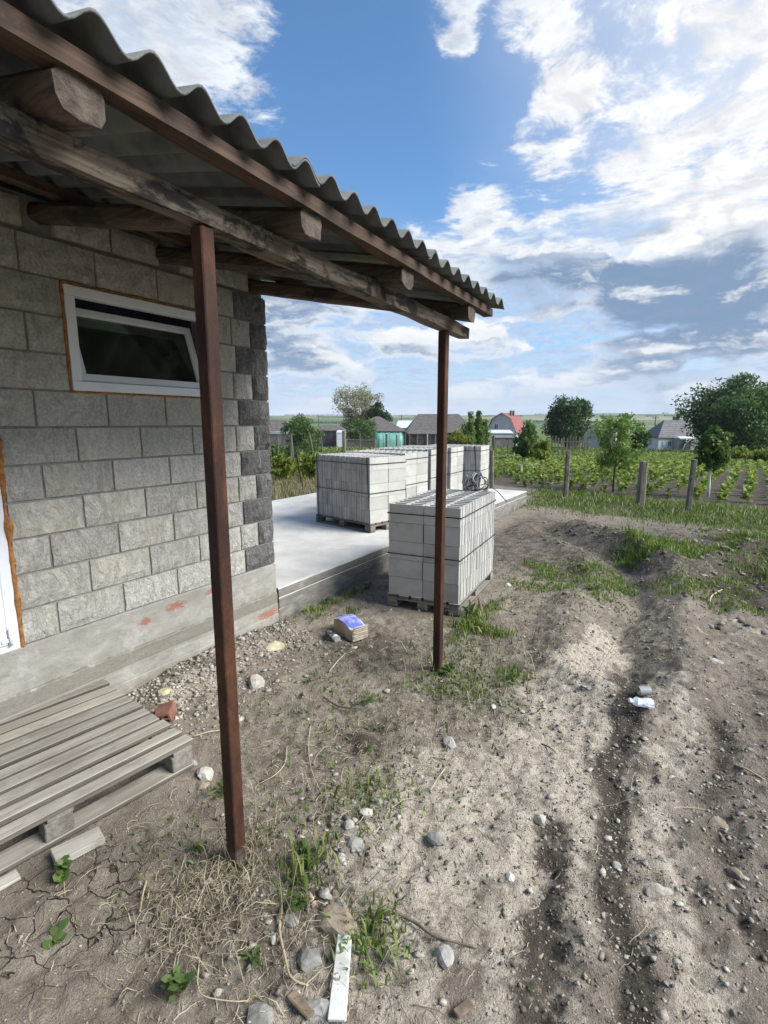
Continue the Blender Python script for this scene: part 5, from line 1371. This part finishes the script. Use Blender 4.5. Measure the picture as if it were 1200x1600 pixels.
def gable_walls(w_, d_, h, peak, ridge_axis='x'):
    bm = bmesh.new()
    if peak: prism(bm, [(-d_/2, -.4), (d_/2, -.4), (d_/2, h), (0, peak), (-d_/2, h)], -w_/2, w_/2); bmesh.ops.rotate(bm, verts=bm.verts, cent=(0, 0, 0), matrix=Matrix.Rotation(R(90), 3, 'Z'))
    else: add_box(bm, (-w_/2, -d_/2, -.4), (w_/2, d_/2, h))
    bmesh.ops.recalc_face_normals(bm, faces=bm.faces)
    return bm_mesh('wall', bm)
def window(parent, x, y, z, w_, h, side='y-'):
    rot = {'y-': 0, 'x-': R(-90), 'x+': R(90)}[side]
    f = link('window', frame_mesh2(w_, h), M_frame, parent, (x, y, z), (0, 0, rot))
    link('pane', box_mesh('pane', (-w_/2+.05, -.02, -h/2+.05), (w_/2-.05, .0, h/2-.05)), M_win, f)
    return f
def frame_mesh2(w_, h):
    bm = bmesh.new(); t_ = .09
    for lo, hi in (((-w_/2, -.05, -h/2), (w_/2, .03, -h/2+t_)), ((-w_/2, -.05, h/2-t_), (w_/2, .03, h/2)), ((-w_/2, -.05, -h/2+t_), (-w_/2+t_, .03, h/2-t_)), ((w_/2-t_, -.05, -h/2+t_), (w_/2, .03, h/2-t_)), ((-.03, -.045, -h/2+t_), (.03, .03, h/2-t_))): add_box(bm, lo, hi)
    return bm_mesh('window', bm)
def house(name, label, px, d, wpx, eave_y, ridge_y, depth, roof, wall, wallm, ridge_f=.5, gable=False, yaw=0, wins=(), chim=None, cat='house', door=None, peak=False):
    p = at(px, d); k = d/822; w_ = wpx*k; ez = CAM_H+(660-eave_y)*k-p.z; rz_ = CAM_H+(660-ridge_y)*k-p.z
    t = thing(name, label, cat, p, YAW+R(yaw))
    link('wall', gable_walls(w_*.94, depth, ez-.02, rz_-.14 if gable else None), wallm, t)
    rf = link('roof', hip_roof(w_*.94, depth, ez, rz_, w_*ridge_f, .03*w_, gable), roof, t)
    for (u, zf, ww, hh) in wins: window(t, (u-.5)*w_*.94, -depth/2-.02, ez*zf, ww, hh)
    if door: link('door', box_mesh('door', (-.45, -.05, 0), (.45, .03, 2.0), .02), W_dark, t, ((door-.5)*w_*.94, -depth/2-.01, 0))
    if chim: link('chimney', box_mesh('chimney', (-.28, -.28, -1.), (.28, .28, .55), .02), W_wood, rf, ((chim-.5)*w_, .2, rz_-.05))
    return t, w_, ez, rz_
house('house', 'white plastered house with grey hipped roof and one dark window beyond the garden', 1052, 82, 74, 682.5, 656, 5.5, R_grey, 'h', W_white, .38, wins=((.24, .56, .55, .75), (.33, .56, .55, .75), (.10, .5, .15, .9)), chim=.55)
t, w_, ez, rz_ = house('shed', 'open lean-to shed with pale roof edge against the white house', 1077, 78.5, 40, 684, 681.5, 2.5, R_pale, 's', W_grey, .8, cat='shed')
link('shade_panel', box_mesh('shade_panel', (-1.9, -.03, 0), (-.3, .02, ez-.25)), W_dark, t, (0, -1.27, 0))  # solid dark panel painted for the shade inside the open shed front
link('brace', tube_mesh('brace', [(-1.9, -1.4, .2), (-.4, -1.4, ez-.2)], .06, 5), W_wood, t); link('ladder_rail', tube_mesh('ladder_rail', [(-1.5, -1.5, 0), (-.9, -1.4, ez-.1)], .05, 5), W_white, t)
house('house', 'brown-roofed house partly hidden by the big tree at the right', 1098, 95, 40, 682, 670, 6, R_brown, 'h', W_dark, .4)
house('shed', 'small white shed glimpsed under the big tree', 1124, 66, 12, 682, 679, 2, R_pale, 's', W_white, .7, cat='shed')
house('house', 'large brown hip-roofed house with a dark porch behind the slab stacks', 685, 106, 106, 675, 647, 8, R_brown, 'h', W_dark, .60, wins=((.3, .5, .8, 1.0), (.16, .5, .8, 1.)), cat='house')
t, w_, ez, rz_ = house('lean_to', 'dark open porch with posts in front of the large hip-roofed house', 667, 100, 62, 677, 673, 3, R_brown, 's', W_dark, .9, cat='porch')
for u in (-.45, -.25, 0, .2, .42): link('porch_post', box_mesh('porch_post', (-.09, -.09, 0), (.09, .09, ez-.1)), M_frame if abs(u) < .1 else W_wood, t, (u*w_, -1.75, 0))
house('house', 'dark hip-roofed house left of the large brown house', 590, 98, 90, 673, 651, 8, R_brown, 'h', W_dark, .08, wins=((.7, .5, .8, .9),))
house('barn', 'pale low-roofed barn in the far gap between the two dark hip roofs', 642, 150, 50, 668, 657, 8, R_pale, 'h', W_grey, .8, cat='barn')
house('barn', 'brown-roofed barn peeking past the building corner at far left', 432, 92, 44, 672, 656, 6, R_brown, 'h', W_dark, .7, cat='barn')
t, w_, ez, rz_ = house('shed', 'grey plank shed with low roof beside the building corner at far left', 436, 70, 42, 677, 673, 3, R_grey, 's', W_wood, .9, cat='shed')
for u in np.linspace(-.45, .45, 12): link('plank', box_mesh('plank', (-.12, -.02, 0), (.12, .02, ez-.1), .01, .01), W_wood, t, (u*w_*.94, -1.54, 0))
house('shed', 'dark shed with brown roof between the green tree and the blossoming tree', 515, 88, 52, 672, 664, 5, R_brown, 's', W_dark, .5, cat='shed')
house('shed', 'small white panel shed in front of the dark shed', 533, 84, 14, 675, 672, 2, R_pale, 's', W_white, .8, cat='shed')
house('house', 'small gabled house with dark wooden gable behind the sapling', 940, 92, 34, 671, 659, 5, R_brown, 'h', W_grey, .9, gable=True, yaw=62, cat='house')
t = [o for o in COL.objects if o.name.startswith('house')][-1]
# red gambrel house
p = at(792, 105); k = 105/822; t = thing('house', 'grey gabled house with red gambrel roof and a white attic window', 'house', p, YAW-R(30))
gw = 5.6; dl = 7.0; ez = CAM_H-13*k-p.z; rz_ = CAM_H+13.5*k-p.z; mz = ez+(rz_-ez)*.68
bm = bmesh.new(); prism(bm, [(-gw/2, -.4), (gw/2, -.4), (gw/2, ez), (gw*.32, mz), (0, rz_), (-gw*.32, mz), (-gw/2, ez)], -dl/2, dl/2); bmesh.ops.recalc_face_normals(bm, faces=bm.faces)
# gable towards local -x side is what the camera sees obliquely: rotate so ridge runs along local y
link('wall', bm_mesh('wall', bm), W_grey, t, (0, 0, 0), (0, 0, R(0)))
bm = bmesh.new()
pr = [(-gw/2-.25, ez-.2), (-gw*.32-.08, mz+.1), (0, rz_+.14), (gw*.32+.08, mz+.1), (gw/2+.25, ez-.2)]
top_ = pr; low = [(x, z-.13) for x, z in pr]
for i in range(4):
    for (y0, y1) in ((-dl/2-.3, dl/2+.3),):
        q = [bm.verts.new((top_[i][0], y0, top_[i][1])), bm.verts.new((top_[i+1][0], y0, top_[i+1][1])), bm.verts.new((top_[i+1][0], y1, top_[i+1][1])), bm.verts.new((top_[i][0], y1, top_[i][1]))]
        q2 = [bm.verts.new((low[i][0], y0, low[i][1])), bm.verts.new((low[i+1][0], y0, low[i+1][1])), bm.verts.new((low[i+1][0], y1, low[i+1][1])), bm.verts.new((low[i][0], y1, low[i][1]))]
        bm.faces.new(q); bm.faces.new(q2[::-1])
        for a in range(4): bm.faces.new((q[(a+1) % 4], q[a], q2[a], q2[(a+1) % 4]))
rf = link('roof', bm_mesh('roof', bm), R_red, t)
for yc in (1.2, -.6): link('chimney', box_mesh('chimney', (-.2, -.2, -.6), (.2, .2, .7), .02), W_wood, rf, (.9, yc, rz_-.1))
f = window(t, -1.0, -dl/2-.02, ez+.85, .8, 1.1); f2 = link('balcony_door', box_mesh('balcony_door', (-.45, -.04, 0), (.45, .03, .9), .01), M_frame, t, (-1.0, -dl/2-.02, ez-.72))
house('shed', 'grey shed with pale tin roof edge in front of the red-roofed house', 779, 100, 40, 676, 671.5, 4, R_pale, 's', W_grey, .9, cat='shed')
house('shed', 'low grey lean-to shed right before the red-roofed house', 788, 94, 34, 683, 680, 3, R_grey, 's', W_wood, .9, cat='shed')
# polytunnel
p = at(607, 74); k = 74/822; t = thing('polytunnel', 'small green plastic polytunnel before the dark hip-roofed house', 'polytunnel', p, YAW+R(12))
M_tunnel = noisy('green_film', (.10, .26, .21), (.17, .35, .29), 2, rough=.4, bump=.3, bscale=6, bdist=.05, rnd_amt=0)
bm = bmesh.new(); n = 14; lw = 3.7; ht = CAM_H-15.5*k-p.z; dp = 2.6; rows = []
for i in range(9):
    x = -lw/2+lw*i/8; sag = 1 if i % 2 == 0 else .965
    rows.append([bm.verts.new((x, -dp/2*math.cos(math.pi*q/n), max(0, ht*sag*math.sin(math.pi*q/n)**.62))) for q in range(n+1)])
for a, b in zip(rows[:-1], rows[1:]):
    for q in range(n): bm.faces.new((a[q], b[q], b[q+1], a[q+1]))
bm.faces.new(rows[0]); bm.faces.new(rows[-1][::-1])
link('cover', bm_mesh('cover', bm, True), M_tunnel, t)
for i in (0, 2, 4, 6, 8):
    x = -lw/2+lw*i/8; link('hoop', tube_mesh('hoop', [(x, -dp/2*math.cos(math.pi*q/n)*1.01, max(0, ht*1.01*math.sin(math.pi*q/n)**.62)) for q in range(n+1)], .03, 5), M_tunnel, t)
link('door_flap', box_mesh('door_flap', (-.02, -.5, 0), (.03, .5, ht*.8), .01), W_dark, t, (lw/2+.02, 0, 0))
# utility poles
for i, (px, d, ty, lab) in enumerate(((498, 150, 649, 'dark utility pole at far left above the shed roofs'), (627, 150, 648, 'dark utility pole between the two dark hip roofs'), (1024, 110, 650, 'dark utility pole left of the white house roof'), (976, 150, 648, 'distant utility pole behind the pale tree'))):
    p = at(px, d); h = CAM_H+(660-ty)*d/822-p.z; t = thing('utility_pole', lab, 'pole', p, YAW, 'utility poles in the village')
    link('pole', tube_mesh('pole', [(0, 0, -.3), (0, 0, h)], [.15, .10], 8), W_dark, t); link('crossarm', box_mesh('crossarm', (-.7, -.06, h-.5), (.7, .06, h-.38)), W_dark, t)
# hedges and tree belts on the far hills
cen = []
for (r0, a0, a1, nn) in ((760, -58, 12, 260), (1250, -50, 14, 330), (1750, -45, 8, 300), (420, -52, -34, 60)):
    for a in np.linspace(a0, a1, nn):
        if fbm(np.array([a*.35]), np.array([r0*.01]), 2, 3)[0] < .46: continue
        rr_ = r0*(1+.05*math.sin(a*.21)); x, y = rr_*math.sin(R(a)), rr_*math.cos(R(a))
        cen.append((x, y, r0))
cen = np.array(cen)
hzf = -4.6 + sst(280, 1900, np.hypot(cen[:, 0], cen[:, 1]))*(29 + 9*(fbm(cen[:, 0]*.0016, cen[:, 1]*.0016, 3, 5)-.5) + 4*np.sin(np.arctan2(cen[:, 0], cen[:, 1])*2+.8)) 
V, Fs = leaf_cloud(np.random.default_rng(5), np.stack([cen[:, 0], cen[:, 1], hzf+1.2], 1), np.clip(cen[:, 2]*.0022, 1.2, 4), 22, 1.3, .8)
kind(link('hedgerows', np_mesh('hedgerows', V, Fs), L_mid), 'stuff')

# air: thin haze over the village and the hills
M_haze = bpy.data.materials.new('haze'); M_haze.use_nodes = True; ht_ = NT(M_haze.node_tree); ht_.n.clear()
pv = ht_.new('ShaderNodeVolumePrincipled'); pv.inputs['Density'].default_value = .00016; pv.inputs['Color'].default_value = (.86, .92, 1., 1); pv.inputs['Anisotropy'].default_value = .0
ht_.l.new(pv.outputs[0], ht_.new('ShaderNodeOutputMaterial').inputs['Volume'])
kind(link('haze', box_mesh('haze', (-2600, -2600, -30), (2600, 2600, 75)), M_haze), 'stuff')
